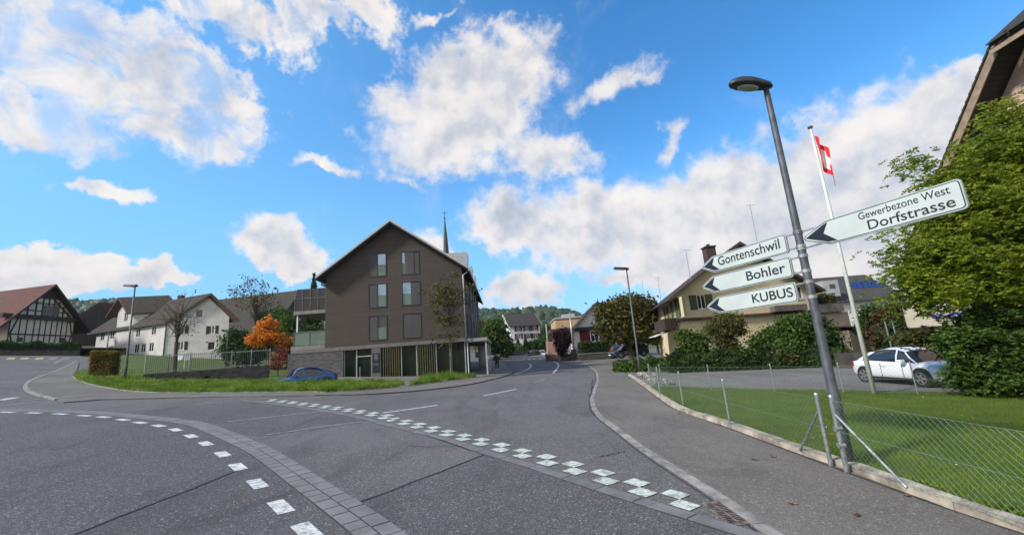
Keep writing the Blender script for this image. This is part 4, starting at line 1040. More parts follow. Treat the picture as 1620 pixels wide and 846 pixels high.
# --- church spire behind
sx,sy,_=at(706,405,120); st_=at(704.5,333,120)[2]; sb=at(707.5,405,120)[2]
t=thing('church_spire','needle thin dark church spire with a cross behind the brown block roof','church spire',(sx,sy,0))
hb=1.05*120/660*3.6
MB().tube([(0,0,sb-9),(0,0,sb-1),(0,0,sb+5),(0,0,st_-2.)],[2.,.95,.62,.08],8).build('spire',M_('spire_copper_dark',(.05,.045,.05),.6,.2),t)
MB().box(-2.2,2.2,-2.2,2.2,2,sb-8.9).build('tower',PL_WHITE,t)
MB().tube([(0,0,st_-2.2),(0,0,st_)],.07,6).bar((-.75,0,st_-.75),(.75,0,st_-.75),.12).tube([(0,0,st_-2.5),(0,0,st_-2.1)],[.25,.25],8).build('cross',DTRIM,t)

# --- white farmhouse on the left
Cw=at(258.6,563,62)[:2]; Uw=at(358.8,561,63.5)[:2]-Cw; Yl=min(range(630,900),key=lambda q:abs(at(149,523.5,q/10)[2]-at(258.6,507,62)[2]))/10; Vw=at(149,561,Yl)[:2]-Cw
zb=at(258.6,563,62)[2]; ze=at(258.6,507,62)[2]; zr=at(324.7,466,62.3)[2]
wr=thing('farmhouse','long white farmhouse with a cross gable and dark shutters left of the orange tree','house',(*Cw,0))
uw,vw=unit(Uw),unit(Vw); wins=[]
for x,y in ((159,555.7),(174,554),(183.5,553),(194,552.5),(216,551),(226.5,550),(239,548.7)): wins.append(pxwin('V',Cw,vw,x,y,1.15,1.35,frame=PL_WHITE2))
for x,y in ((162,532.3),(177,529.8),(186.3,528.9),(218,526),(243,522.6)): wins.append(pxwin('V',Cw,vw,x,y,1.1,1.3,frame=PL_WHITE2))
wins.append(pxwin('U',Cw,uw,315.9,495.6,1.0,1.25,style='bare'))
wins.append(pxwin('U',Cw,uw,287.3,521.3,.85,1.1,shut=SHUTD)); wins.append(pxwin('U',Cw,uw,335.5,521.5,.8,1.15,shut=SHUTD))
wins.append(pxwin('U',Cw,uw,286.,547,.85,1.2,shut=SHUTD)); wins.append(pxwin('U',Cw,uw,334.8,546.8,1.0,1.2,style='bare',glass=SHUTD))
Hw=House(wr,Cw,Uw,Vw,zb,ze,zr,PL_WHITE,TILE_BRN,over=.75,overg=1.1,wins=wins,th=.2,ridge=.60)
pipe(wr,[(*(Cw-vw*.1-uw*.1),ze-.4),(*(Cw-vw*.1-uw*.1),zb-.5)],.07)
# gable front a shade greyer render
# cross gable
s1,_=hit(213,520,Cw,vw); s2,_=hit(188,520,Cw,vw)
C2=Cw+vw*s2-uw*.35; U2=vw*(s1-s2)*1.0; V2=uw*6.2
z2r=at(199,471.5,(62+Yl)/2)[2]; z2e=at(184,494,(62+Yl)/2+1)[2]
w2=[]
s_,z_=hit(199,501,C2,unit(U2)); w2.append(('U',s_-.5,s_+.5,z_-.75,z_+.75,dict(frame=PL_WHITE2)))
House(wr,C2,U2,V2,zb,z2e,z2r,PL_WHITE,TILE_BRN,over=.8,overg=1.3,wins=w2,gutter=False,overg2=-.4)
for x_,y_ in ((250.5,474),(286.5,470)):
    P=at(x_,y_,70); MB().box(-.35,.35,-.35,.35,-1.3,.5).build('chimney',M_('chimney_dark',(.06,.05,.048),.9),wr,loc=(P[0]-Cw[0],P[1]-Cw[1],P[2]-.2))

# --- half timbered barn
Yb=gt(10,562)[1]+3; Cb=at(10.7,540,Yb)[:2]; Ub=at(112.5,545,Yb*1.14)[:2]-Cb; ub=unit(Ub); Vb=np.array([-.985,.17])*26
zb0=at(10.7,540,Yb)[2]-.5; zbe=at(15,499,Yb)[2]; zbr=at(79,455,Yb*1.08)[2]
br_=thing('timber_frame_barn','half timbered barn with cream panels and a broad red tiled roof at the far left','barn',(*Cb,0))
BCREAM=M_('panel_cream',(.62,.57,.45),.9,.08,1.2,50.,.2,dirt=.15)
Hb=House(br_,Cb,Ub,Vb,zb0,zbe,zbr,BCREAM,TILE_RED,over=1.7,overg=1.2,th=.25,fascia=DARKW,gutter=False)
LU=Hb.LU; FT=Hb.F['U']; mb=MB()
def tb(s0,z0,s1,z1,w=.16,d=.03):
    a=FT(s0,z0,-d);b=FT(s1,z1,-d); mb.bar(a,b,w if True else w,w)
fr=[0,.14,.24,.35,.44,.53,.62,.71,.79,.88,1.]
zt=zbe-.35
for f_ in fr: tb(f_*LU,zb0-.2,f_*LU,zt,.095)
zm=zb0+(zt-zb0)*.42
for a,b in zip(fr,fr[1:]): tb(a*LU+.08,zm,b*LU-.08,zm,.15)
tb(.02*LU,zm+.1,.10*LU,zt,.13); tb(.02*LU,zm,.07*LU,zb0,.13); tb(.98*LU,zm+.1,.92*LU,zt,.13); tb(.98*LU,zm,.92*LU,zb0,.13)
for s0 in (-.0,): tb(-1.2,zbe-.05,LU+1.2,zbe-.05,.55,.22)
tb(-.2,zb0-.1,LU+.2,zb0-.1,.2)
zr_=lambda s:zbe+(zbr-zbe)*(1-abs(s/LU-.5)*2)
for f_ in (.22,.34,.44,.53,.62,.70,.78,.865):
    s_=f_*LU; tb(s_,zbe+.2,s_,min(zr_(s_)-.2,zbe+(zbr-zbe)*.66),.14)
for za,fa_ in ((zbe+.9,.18),(zbe+2.0,.30)): 
    tb(fa_*LU,za,(1-fa_)*LU,za,.14)
tb(.28*LU,zbe+(zbr-zbe)*.63,.72*LU,zbe+(zbr-zbe)*.63,.22)
tb(.60*LU,zbe+(zbr-zbe)*.6,.92*LU,zbe+.3,.15)
mb.build('timber_frame',DARKW,br_,world=True)
mb=MB(); zz=zbe+(zbr-zbe)*.64; q=[(.325*LU,zz),(.675*LU,zz),(.5*LU,zbr-.05)]
mb.prism(q,lambda a,b:FT(a,b,-.10),lambda a,b:FT(a,b,-.02)); mb.build('gable_boarding',DARKW,br_,world=True)
for s0,s1,z0_,z1_ in ((.44*LU,.70*LU,zbe+.35,zbe+1.75),(.13*LU,.21*LU,zb0+.55,zb0+1.1),(.80*LU,.88*LU,zb0+.5,zb0+1.2)):
    MB().hexa([FT(s0,z0_,-.12),FT(s1,z0_,-.12),FT(s1,z0_,-.02),FT(s0,z0_,-.02)],[FT(s0,z1_,-.12),FT(s1,z1_,-.12),FT(s1,z1_,-.02),FT(s0,z1_,-.02)]).build('hatch',GREYW if s1-s0>1.5 else M_('hatch_dark',(.06,.06,.06)),br_,world=True)
P=hit(24,470,Cb,ub); 
# --- brown house behind the barn
C=at(150,545,92)[:2]; V=at(112,545,88)[:2]-C; U=np.array([.35,.94])*9
t=thing('house','small dark house with red brown roof tucked between barn and white farmhouse','house',(*C,0))
Hh=House(t,C,U,V,at(150,547,92)[2],at(150,512,92)[2],at(128,486,95)[2],DARKW,TILE_RED,over=.9,overg=.8)
z0_=at(150,538,92)[2]
MB().hexa([Hh.F['V'](0,z0_-3,-.05),Hh.F['V'](Hh.LV,z0_-3,-.05),Hh.F['V'](Hh.LV,z0_-3,-.002),Hh.F['V'](0,z0_-3,-.002)],[Hh.F['V'](0,z0_+.7,-.05),Hh.F['V'](Hh.LV,z0_+.7,-.05),Hh.F['V'](Hh.LV,z0_+.7,-.002),Hh.F['V'](0,z0_+.7,-.002)]).build('plinth',PL_WHITE,t,world=True)
# --- big roof behind the farmhouse
C=at(428,540,88)[:2]; V=at(300,540,92)[:2]-C; U=np.array([.25,.97])*14
t=thing('barn','big brown hipped barn roof rising behind the white farmhouse','barn',(*C,0))
House(t,C,U,V,at(428,545,88)[2],at(428,522,88)[2],at(395,466.5,95)[2],DARKW,TILE_BRN,over=1.,overg=.8,ridge=.5)

# --- white house far down the road
Cf=at(809,548,112)[:2]; Vf=at(856.6,548,114)[:2]-Cf; Uf=at(795,548,124)[:2]-Cf
zf0=at(809,556,112)[2]; zfe=at(809,514.5,112)[2]; zfr=at(802,498,118)[2]
t=thing('house','tall white house with brown shutters and mossy roof at the end of the road','house',(*Cf,0)); vf=unit(Vf); wins=[]
for x,y in ((820,520),(833.5,519.5),(845.7,519)): wins.append(pxwin('V',Cf,vf,x,y,1.0,1.35,shut=SHUTB))
for x,y in ((820.8,531.8),(835.5,531.3),(847,531)): wins.append(pxwin('V',Cf,vf,x,y,1.1,1.35,shut=SHUTB))
for x,y in ((836.5,543.5),(847,543)): wins.append(pxwin('V',Cf,vf,x,y,1.0,1.2,shut=SHUTB))
uf=unit(Uf); wins.append(pxwin('U',Cf,uf,800.5,511.5,.9,1.1)); wins.append(pxwin('U',Cf,uf,805.8,521,.9,1.2))
House(t,Cf,Uf,Vf,zf0,zfe,zfr,PL_WHITE2,TILE_BRN,over=.8,overg=.5,wins=wins,fascia=WHITEP)

# --- red and white house right of the road
Cr=at(909.6,556,60)[:2]; Ur=at(996,556,60.5)[:2]-Cr; Vr=np.array([.05,1.])*12
zr0=at(909.6,558,60)[2]; zre=at(909.6,523,60)[2]; zrr=at(953,478.5,60)[2]; ur=unit(Ur)
t=thing('house','red boarded house with a white gable half hidden by the chestnut tree','house',(*Cr,0))
s0,_=hit(933,530,Cr,ur);s1,zt1=hit(945,522,Cr,ur); _,zl1=hit(939,540.5,Cr,ur)
Hr=House(t,Cr,Ur,Vr,zr0,zre,zrr,PL_WHITE2,TILE_DRK,over=.9,overg=1.,wins=[('U',s0+.12,s1+.1,zl1,zt1-.1,dict())],fascia=SOFFIT)
F=Hr.F['U']; sa,_=hit(917,530,Cr,ur); sb_,_=hit(933,530,Cr,ur); 
def slab(F,s0,s1,z0,z1,d0,d1,name,mat,root): return MB().hexa([F(s0,z0,d0),F(s1,z0,d0),F(s1,z0,d1),F(s0,z0,d1)],[F(s0,z1,d0),F(s1,z1,d0),F(s1,z1,d1),F(s0,z1,d1)]).build(name,mat,root,world=True)
slab(F,sa,sb_+.02,zl1-.3,zt1+.1,-.05,-.002,'red_boarding',REDW,t); slab(F,s1+.2,Hr.LU,zl1-.3,zt1+.1,-.05,-.002,'red_boarding',REDW,t)
slab(F,-.2,Hr.LU+.2,zt1+.12,zt1+.55,-.45,-.003,'pent_roof',TILE_DRK,t)
# flat roofed buildings beside it
Cc=at(883,556,72)[:2]; Uc=at(928,556,72)[:2]-Cc
t=thing('commercial_building','beige flat roofed building behind the brown canopy down the road','building',(*Cc,0)); uc=unit(Uc)
vc=np.array([-uc[1],uc[0]]); F=lambda a,z,d:(*(Cc+uc*a+vc*d),z); L=np.linalg.norm(Uc)
slab(F,0,L,at(883,560,72)[2],at(884,504.5,72)[2],0,10,'wall',PL_OCH,t); slab(F,-.15,L+.15,at(884,504.5,72)[2]+.003,at(884,502.2,72)[2],-.15,10.2,'roof_edge',TRIM,t)
slab(F,L*.35,L*.8,at(884,504.5,72)[2]+.3,at(884,504.5,72)[2]+1.,3,6,'roof_unit',TRIM,t)
Cd=at(866,556,66)[:2]; Ud=at(906,556,66)[:2]-Cd; t=thing('pavilion','low pink walled building under a wide brown roof behind the dark red bush','building',(*Cd,0)); ud=unit(Ud)
vd=np.array([-ud[1],ud[0]]); F=lambda a,z,d:(*(Cd+ud*a+vd*d),z); L=np.linalg.norm(Ud)
slab(F,.15,L*.45,at(870,560,66)[2],at(870,540,66)[2],0,4,'wall',PL_PINK,t); slab(F,L*.45,L,at(870,560,66)[2],at(870,527,66)[2],.3,4,'wall',PL_WHITE,t); slab(F,L*.18,L+.3,at(870,526.5,66)[2],at(870,521,66)[2],-.6,5,'roof',SOFFIT,t)

# --- yellow house
Cy=at(1085.7,575,34)[:2]; Uy=at(1308,575,36)[:2]-Cy; Vy=at(1048.5,575,45)[:2]-Cy; uy,vy=unit(Uy),unit(Vy)
zy0=.0; zye=at(1085.7,466,34)[2]; zyr=at(1187,388,35)[2]
yr=thing('house','pale yellow house with green shutters and dark roof behind the garden shrubs','house',(*Cy,0)); wins=[]
wins.append(pxwin('U',Cy,uy,1109.5,477.5,.72,1.15,shut=SHUTG,sw=.66))
wins.append(pxwin('U',Cy,uy,1262,463,.8,1.1,style='plain'))
for x,y in ((1066.8,489),(1078.5,484.5)): wins.append(pxwin('V',Cy,vy,x,y,1.15,1.5,shut=SHUTG,sw=.6))
wins.append(pxwin('V',Cy,vy,1054.5,498,1.0,1.4,shut=SHUTG,sw=.5))
wins.append(pxwin('U',Cy,uy,1225,530,1.3,1.5)); 
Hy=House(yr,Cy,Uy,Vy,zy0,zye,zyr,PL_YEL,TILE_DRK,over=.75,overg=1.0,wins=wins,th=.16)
F=Hy.F['U']; _,zb_=hit(1100,503.5,Cy,uy)
slab(F,-.3,Hy.LU,zb_-.12,zb_+.06,-.25,-.003,'storey_band',SOFFIT,yr)
slab(F,Hy.LU*.66,Hy.LU*.9,zb_+.07,zb_+.55,-1.0,-.003,'balcony',GREYW,yr)
F=Hy.F['V']; slab(F,-.0,5.5,zb_-.75,zb_+.15,-1.3,-.003,'balcony',DARKW,yr)
a=MB(); P=lambda s,z,d:F(s,z,d); a.hexa([P(2.,zb_-1.2,-1.9),P(6.,zb_-1.2,-1.9),P(6.,zb_-.75,-.1),P(2.,zb_-.75,-.1)],[P(2.,zb_-1.15,-1.9),P(6.,zb_-1.15,-1.9),P(6.,zb_-.7,-.1),P(2.,zb_-.7,-.1)]); a.build('awning',WHITEP,yr,world=True)
pipe(yr,[(*(Cy-uy*.12-vy*.12),zye-.3),(*(Cy-uy*.12-vy*.12),0.)],.06)
P=at(1122,400,37); ch=MB().box(-.42,.42,-.42,.42,-2.2,.45).build('chimney',M_('chimney_brick',(.07,.045,.042),.9,.3,6.),yr,loc=(P[0]-Cy[0],P[1]-Cy[1],P[2])); MB().box(-.5,.5,-.5,.5,.451,.56).box(-.12,.12,-.12,.12,.561,.8).build('cap',DTRIM,ch)
def aerial(label,px,py0,py1,Yd,arms=3):
    a=at(px,py0,Yd); top=at(px,py1,Yd)[2]; t=thing('aerial',label,'aerial',tuple(a))
    h=top-a[2]; MB().tube([(0,0,0),(0,0,h)],.028,6).build('mast',GALV,t); mb=MB()
    for k in range(arms): mb.bar((-.45+.1*k,0,h-.05-k*.25),(.45-.1*k,0,h-.05-k*.25),.025)
    mb.build('rods',GALV,t); return t
aerial('thin aerial mast above the topmost left pointing arrow sign',1198,382,323,37,1)
aerial('thin roof aerial beside the chimney of the yellow house',1094,452,394,38,1)
aerial('thin mast further left behind the eave of the yellow house',1047,485,438,52,2)
aerial('thin bare mast right of the far street lamp',1022,490,443,60,0)
# --- garage annex with planted terrace
Ca=at(1309,575,36.5)[:2]; Ua=at(1362,575,37.5)[:2]-Ca; ua=unit(Ua); va=np.array([-ua[1],ua[0]]); L=np.linalg.norm(Ua)
t=thing('garage','beige garage under a planted terrace right of the yellow house','garage',(*Ca,0)); F=lambda a,z,d:(*(Ca+ua*a+va*d),z)
zp0,zp1=at(1330,492,36.5)[2],at(1330,479,36.5)[2]
slab(F,.1,L-.1,-.6,zp0-.02,0,6,'wall',PL_BEIGE,t); slab(F,-.1,L*.80,zp0,zp1,-.25,6,'parapet',CONCB,t)
slab(F,.9,2.1,-.3,2.3,-.04,-.002,'door',M_('door_brown',(.05,.025,.02),.6,.2),t)
pts=[];n=3500
q=rng.uniform(size=(n,3)); zt_=at(1325,463,37)[2]
for a_,b_,c_ in q: pts.append(F(.0+a_*L*.78,zp1-.05+b_*(zt_-zp1)*(1+.15*math.sin(a_*14)),.1+c_*1.2))
hg=thing('hedge','green hedge planted along the garage terrace edge','hedge',(*Ca,zp1)); leafcloud('foliage',pts,.14,L_OLIVE,hg)
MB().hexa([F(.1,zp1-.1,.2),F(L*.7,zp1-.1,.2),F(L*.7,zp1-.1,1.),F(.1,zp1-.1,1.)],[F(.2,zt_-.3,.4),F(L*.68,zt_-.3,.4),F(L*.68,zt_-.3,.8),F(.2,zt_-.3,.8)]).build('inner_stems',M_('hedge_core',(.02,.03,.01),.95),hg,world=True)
# --- white house with solar roof
Cs=at(1440,520,58)[:2]; Vs=at(1296,520,58)[:2]-Cs; vs_=unit(Vs); us_=np.array([vs_[1],-vs_[0]]); us_=us_ if us_[1]>0 else -us_
Us=us_*11; zs0=at(1400,540,58)[2]; zse=at(1400,470,58)[2]; zsr=at(1400,434,63.5)[2]
t=thing('house','white house with blue solar panels on its grey roof behind the yard','house',(*Cs,0)); wins=[]
wins.append(pxwin('V',Cs,vs_,1380.5,484.5,.65,.55,style='bare')); wins.append(pxwin('V',Cs,vs_,1405,484,1.1,1.1,style='bare',frame=GALV,glass=GLASSG))
Hs=House(t,Cs,Us,Vs,zs0,zse,zsr,PL_WHITE2,TILE_GRY,over=.5,overg=.3,wins=wins)
n_=(Hs.zr-Hs.ze)/(Hs.LU*.5)
def onroof(px,py):
    # sight line meets the front roof slope
    r=ray(px,py); lo,hi=40,80
    for _ in range(40):
        Y_=(lo+hi)/2; P=at(px,py,Y_); a=(P[:2]-Hs.C)@Hs.u; zz=Hs.ze+n_*a+.22
        if P[2]>zz: lo=Y_
        else: hi=Y_
    return np.array(at(px,py,Y_))
q=[onroof(*p) for p in ((1348,456.5),(1404,453.5),(1401,444.5),(1343,447.5))]
up_=np.array([0,0,.07])
for k in range(6):
    l=lambda a,b,f:a+(b-a)*f
    f0,f1=k/6+.006,(k+1)/6-.006
    b_=[l(q[0],q[1],f0),l(q[0],q[1],f1),l(q[3],q[2],f1),l(q[3],q[2],f0)]
    MB().hexa([x+up_*.4 for x in b_],[x+up_*1.4 for x in b_]).build('solar_panel',SOLAR,t,world=True)
d0=np.array(at(1305,462,57.2)); d1=np.array(at(1329,461,57.2)); zt_=at(1317,443,57.2)[2]; dv=us_
MB().hexa([tuple(d0-[0,0,.6]),tuple(d1-[0,0,.6]),(*(d1[:2]+dv*4),d1[2]-.6),(*(d0[:2]+dv*4),d0[2]-.6)],[(d0[0],d0[1],zt_),(d1[0],d1[1],zt_),(*(d1[:2]+dv*4),zt_),(*(d0[:2]+dv*4),zt_)]).build('dormer',TRIM,t,world=True)
m_=(d0+d1)/2; ex_=unit(d1[:2]-d0[:2]); mb=MB(); c_=m_[:2]+ex_*.15-dv*.02; mb.obox(c_,ex_,dv,.38,.01,zt_-1.15,zt_-.55); mb.build('dormer_window',GLASS,t,world=True)
# --- shop with fascia lettering behind the bushes
Cg=at(1436,520,26)[:2]; Ug=at(1640,520,24.5)[:2]-Cg; ug=unit(Ug); vg=unit(unit(Cg)+np.array([.012,0])); L=np.linalg.norm(Ug)
F=lambda a,z,d:(*(Cg+ug*a+vg*d),z); zg1=at(1433,487,26)[2]; zg0=at(1439,518.5,26)[2]
t=thing('shop_building','low shop with a cream fascia and blue lettering showing through the bushes','shop',(*Cg,0))
slab(F,.05,L,-1.,zg0-.003,.3,8,'wall',PL_BEIGE,t); fs=slab(F,0,L,zg0,zg1,0,8.2,'fascia',M_('fascia_cream',(.62,.60,.48),.6,.05),t)
slab(F,-.05,-.003,zg0,zg1,-.02,8.,'end_panel',M_('panel_maroon',(.10,.012,.03),.6),t)
s0,zt0=hit(1467,496,Cg,ug); s1,_=hit(1600,480,Cg,ug); _,zb0_=hit(1472,510,Cg,ug)
M=Matrix(((ug[0],0,-vg[0],Cg[0]+ug[0]*s0-vg[0]*.02-Cg[0]),(ug[1],0,-vg[1],Cg[1]+ug[1]*s0-vg[1]*.02-Cg[1]),(0,1,0,zb0_),(0,0,0,1)))
tx=text_mesh('lettering','Voegeli',s1-s0,(zt0-zb0_)*1.1,M_('letter_blue',(.03,.03,.42),.4),t,M,.02)
# --- big farmhouse at the right edge with half hipped gable
fr_=thing('farmhouse','tall farmhouse with tan bargeboard and dark soffit above the feathery tree','house',(21,12,0))
XV,XW,XE=20.,21.1,40.; yc=11.9; h1=12.8; zap=16.3; slp=1.22
y_hi=14.9; y_lo=2*yc-y_hi; zec=6.2; ye=y_hi+(h1-zec)/slp
mb=MB()
yw=ye-.9; zwv=lambda y:h1-(abs(y-yc)-(y_hi-yc))*slp
wp=[(2*yc-yw,-1.),(yw,-1.),(yw,zwv(yw)-.15),(y_hi,h1-.15),(y_lo,h1-.15),(2*yc-yw,zwv(yw)-.15)]
wallface(mb,lambda s,z,d:(XW+d,s,z),wp,[],.15); mb.add([(XE-1,a,b) for a,b in wp],[(0,1,2,3,4,5)])
for i in range(6):
    a,b=wp[i],wp[(i+1)%6]
    if i in(1,5): mb.add([(XW,*a),(XE-1,*a),(XE-1,*b),(XW,*b)],[(0,1,2,3)])
mb.build('wall',M_('plaster_rose',(.50,.36,.30),.9,.08),fr_,world=True)
mb=MB(); tk=.22; XH=XV+3.6
for sg3 in (1,-1):
    Y=lambda y:yc+sg3*(y-yc)
    lo=[(XV,Y(ye),zec),(XE,Y(ye),zec),(XE,Y(yc),zap),(XH,Y(yc),zap),(XV,Y(y_hi),h1)]
    hi=[(a,b,c+tk) for a,b,c in lo]; mb.add(lo+hi,[(0,1,2,3,4),(5,6,7,8,9)]+[(i,(i+1)%5,5+(i+1)%5,5+i) for i in range(5)])
lo=[(XV-.35,y_lo+.1,h1-.12),(XV-.35,y_hi-.1,h1-.12),(XH,yc,zap)]; hi=[(a,b,c+tk+.05) for a,b,c in lo]; lo=[(a,b,c+.03) for a,b,c in lo]
mb.add(lo+hi,[(0,1,2),(3,4,5)]+[(i,(i+1)%3,3+(i+1)%3,3+i) for i in range(3)])
rf=mb.build('roof',TILE_DRK,fr_,world=True)
# stepped tile courses along the verge, and the boards
mb=MB(); n=26
for k in range(n):
    f=(k+.5)/n; y=y_hi+(ye-y_hi)*f; z=h1-(h1-zec)*f; dy=(ye-y_hi)/n; mb.hexa([(XV-.12,y-dy*.5,z+.30),(XV+.3,y-dy*.5,z+.30),(XV+.3,y+dy*.62,z+.30-dy*slp*1.1),(XV-.12,y+dy*.62,z+.30-dy*slp*1.1)],[(XV-.12,y-dy*.5,z+.37),(XV+.3,y-dy*.5,z+.37),(XV+.3,y+dy*.62,z+.40-dy*slp*1.0),(XV-.12,y+dy*.62,z+.40-dy*slp*1.0)])
for k in range(8):
    y=y_hi-.1-(y_hi-y_lo-.2)*k/8; mb.hexa([(XV-.5,y-.66,h1+.0),(XV-.1,y-.66,h1+.1),(XV-.1,y,h1+.1),(XV-.5,y,h1+.0)],[(XV-.5,y-.66,h1+.10),(XV-.1,y-.66,h1+.35),(XV-.1,y,h1+.30),(XV-.5,y,h1+.05)])
o=mb.build('verge_tiles',TILE_GRY,fr_,world=True); o.parent=rf
mb=MB()
for sg3 in (1,-1):
    Y=lambda y:yc+sg3*(y-yc); q=[(Y(y_hi),h1),(Y(ye),zec)]
    mb.hexa([(XV-.05,q[0][0],q[0][1]-.32),(XV-.05,q[1][0],q[1][1]-.32),(XV-.003,q[1][0],q[1][1]-.32),(XV-.003,q[0][0],q[0][1]-.32)],[(XV-.05,q[0][0],q[0][1]+.2),(XV-.05,q[1][0],q[1][1]+.2),(XV-.003,q[1][0],q[1][1]+.2),(XV-.003,q[0][0],q[0][1]+.2)])
mb.box(XV-.30,XV-.25,y_lo,y_hi,h1-.34,h1-.13)
o=mb.build('bargeboard',VERGE,fr_,world=True); o.parent=rf
mb=MB(); 
for y in (8.4,12.4): mb.box(XW-.08,XW-.01,y,y+.75,8.6,10.1); mb.box(XW-.08,XW-.01,y+1.75,y+2.5,8.6,10.1)
mb.build('shutter',SHUTT,fr_,world=True)
for y in (8.4,12.4): w=MB().box(XW-.04,XW+.02,y+.75,y+1.75,8.6,10.1).build('window',WHITEP,fr_,world=True); p=MB().box(XW-.06,XW-.045,y+.83,y+1.67,8.7,10.0).build('pane',GLASS,fr_,world=True); p.parent=w

# --- small built things
def wallbox(name,label,cat,a,b,zlo,zhi,th,mat,cap=None,hb=None):
    a=np.array(a,float);b=np.array(b,float);c=(a+b)/2;d=unit(b-a);n=np.array([-d[1],d[0]]); z=tz(*c)
    t=thing(name,label,cat,(*c,z)); N=max(1,int(np.linalg.norm(b-a)/2)); mb=MB(); mc=MB()
    for i in range(N):
        p=a+(b-a)*i/N; q=a+(b-a)*(i+1)/N; zp,zq=tz(*p),tz(*q)
        P=[p-n*th/2,q-n*th/2,q+n*th/2,p+n*th/2]; Zl=[zp+zlo,zq+zlo]*1+[zq+zlo,zp+zlo]; Zh=[zp+zhi,zq+zhi,zq+zhi,zp+zhi]
        mb.hexa([(*x,y) for x,y in zip(P,Zl)],[(*x,y) for x,y in zip(P,Zh)])
        if cap:
            P=[p-n*(th/2+.05),q-n*(th/2+.05),q+n*(th/2+.05),p+n*(th/2+.05)]
            mc.hexa([(*x,y+.003) for x,y in zip(P,Zh)],[(*x,y+.09) for x,y in zip(P,Zh)])
    mb.build('masonry',mat,t,world=True)
    if cap: mc.build('coping',cap,t,world=True)
    return t
# roadside walls
gA,gB=gt(-60,562),gt(124,562.5); gA=gA+[0,.3]; zA,zB=at(-60,548,gA[1])[2],at(124,549,gB[1])[2]
t=thing('garden_wall','dark retaining wall topped by green growth below the half timbered barn','wall',(*((gA+gB)/2),tz(*((gA+gB)/2)))); dw=unit(gB-gA); nw=np.array([-dw[1],dw[0]]); nw=nw if nw[1]>0 else -nw
MB().hexa([(*gA,zA-4),(*gB,zB-4),(*(gB+nw*.4),zB-4),(*(gA+nw*.4),zA-4)],[(*gA,zA),(*gB,zB),(*(gB+nw*.4),zB),(*(gA+nw*.4),zA)]).build('masonry',RUBBLE,t,world=True)
gC,gD=gB+np.array([3.,.6]),gA
bk=MB().hexa([(*(gA+nw*.41),zA-5),(*(gB+nw*.41),zB-5),(gB[0]-13,gB[1]+9,zB-4.5),(gA[0],gA[1]+45,zB-4)],[(*(gA+nw*.41),zA-.15),(*(gB+nw*.41),zB-.15),(gB[0]-13,gB[1]+9,zb0+.1),(gA[0],gA[1]+45,zb0+.3)]).build('bank',SOIL,None); bk['kind']='structure'
wallbox('low_wall','long low dark wall at the far bend before the white house','wall',at(752,567,84)[:2],at(866,563,92)[:2],-.2,1.0,.35,RUBBLE)
wallbox('low_wall','low reddish wall under the dark red bush at the bend','wall',at(864,566,62)[:2],at(903,569,59.5)[:2],-.2,.85,.35,M_('wall_redbrown',(.13,.085,.07),.9,.25),CONC)
wallbox('low_wall','low dark wall with grey coping under the hedge of the red house','wall',at(916,568,57)[:2],at(968,562,57.5)[:2],-.2,.85,.35,RUBBLE,CONC)
wallbox('yard_wall','dark low wall behind the white car at the far edge of the yard','wall',at(1322,575,25.5)[:2],at(1500,575,22.5)[:2],-.2,.9,.25,M_('wall_dark_plain',(.055,.054,.05),.9,.25,1.5))
# stream wall, bridge arch and picket fence on it
sa_,sb2=at(226,600,31)[:2],at(426,590,35)[:2]; d=unit(sb2-sa_); n=np.array([-d[1],d[0]]); c=(sa_+sb2)/2
za,zb_=at(226,592,31)[2],at(426,578,35)[2]; L=np.linalg.norm(sb2-sa_)
t=thing('stream_wall','rough stone wall with a dark arch behind the tall verge grass','wall',(*sa_,za))
F=lambda a,z,dd:(*(sa_+d*a-n*dd*-1),z)
mb=MB(); N=16; ax0,ax1=L*.40,L*.56; topz=lambda s:za+(zb_-za)*s/L
o=[(0,za-2.4),(ax0,za-2.4)]+[(ax0+(ax1-ax0)*k/10,za-1.35+1.15*math.sin(math.pi*k/10)*.8) for k in range(11)]+[(ax1,za-2.4),(L,za-2.4),(L,zb_),(0,za)]
tri=tessellate_polygon([[Vector((p[0],p[1],0)) for p in o]]); k=len(o)
mb.add([F(p[0],p[1],0) for p in o]+[F(p[0],p[1],.5) for p in o],[tuple(x) for x in tri]+[tuple(k+i for i in x[::-1]) for x in tri]+[(i,(i+1)%k,k+(i+1)%k,k+i) for i in range(k)])
mb.build('masonry',RUBBLE,t,world=True)
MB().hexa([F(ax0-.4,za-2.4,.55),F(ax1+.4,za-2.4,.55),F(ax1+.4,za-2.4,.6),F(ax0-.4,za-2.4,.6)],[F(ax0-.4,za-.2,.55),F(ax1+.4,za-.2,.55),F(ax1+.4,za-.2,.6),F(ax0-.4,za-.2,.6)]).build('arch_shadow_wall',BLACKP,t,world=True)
t=thing('picket_fence','grey metal picket railing along the stream wall below the farmhouse','fence',(*sa_,za))
mb=MB(); H_=1.35
for i in range(int(L/.125)):
    s_=i*.125; mb.bar(F(s_,topz(s_)+.02,.25),F(s_,topz(s_)+H_,.25),.02)
mb.build('pickets',M_('railing_grey',(.16,.17,.175),.5,.1,metal=.4),t,world=True)
mb=MB()
for v in (.15,H_-.08): mb.bar(F(0,za+v,.27),F(L,zb_+v,.27),.045)
mb.build('rails',GALV,t,world=True)
for k in range(7): s_=L*k/6; MB().bar(F(s_,topz(s_)-.2,.25),F(s_,topz(s_)+H_+.05,.25),.06).build('post',GALV,t,world=True)
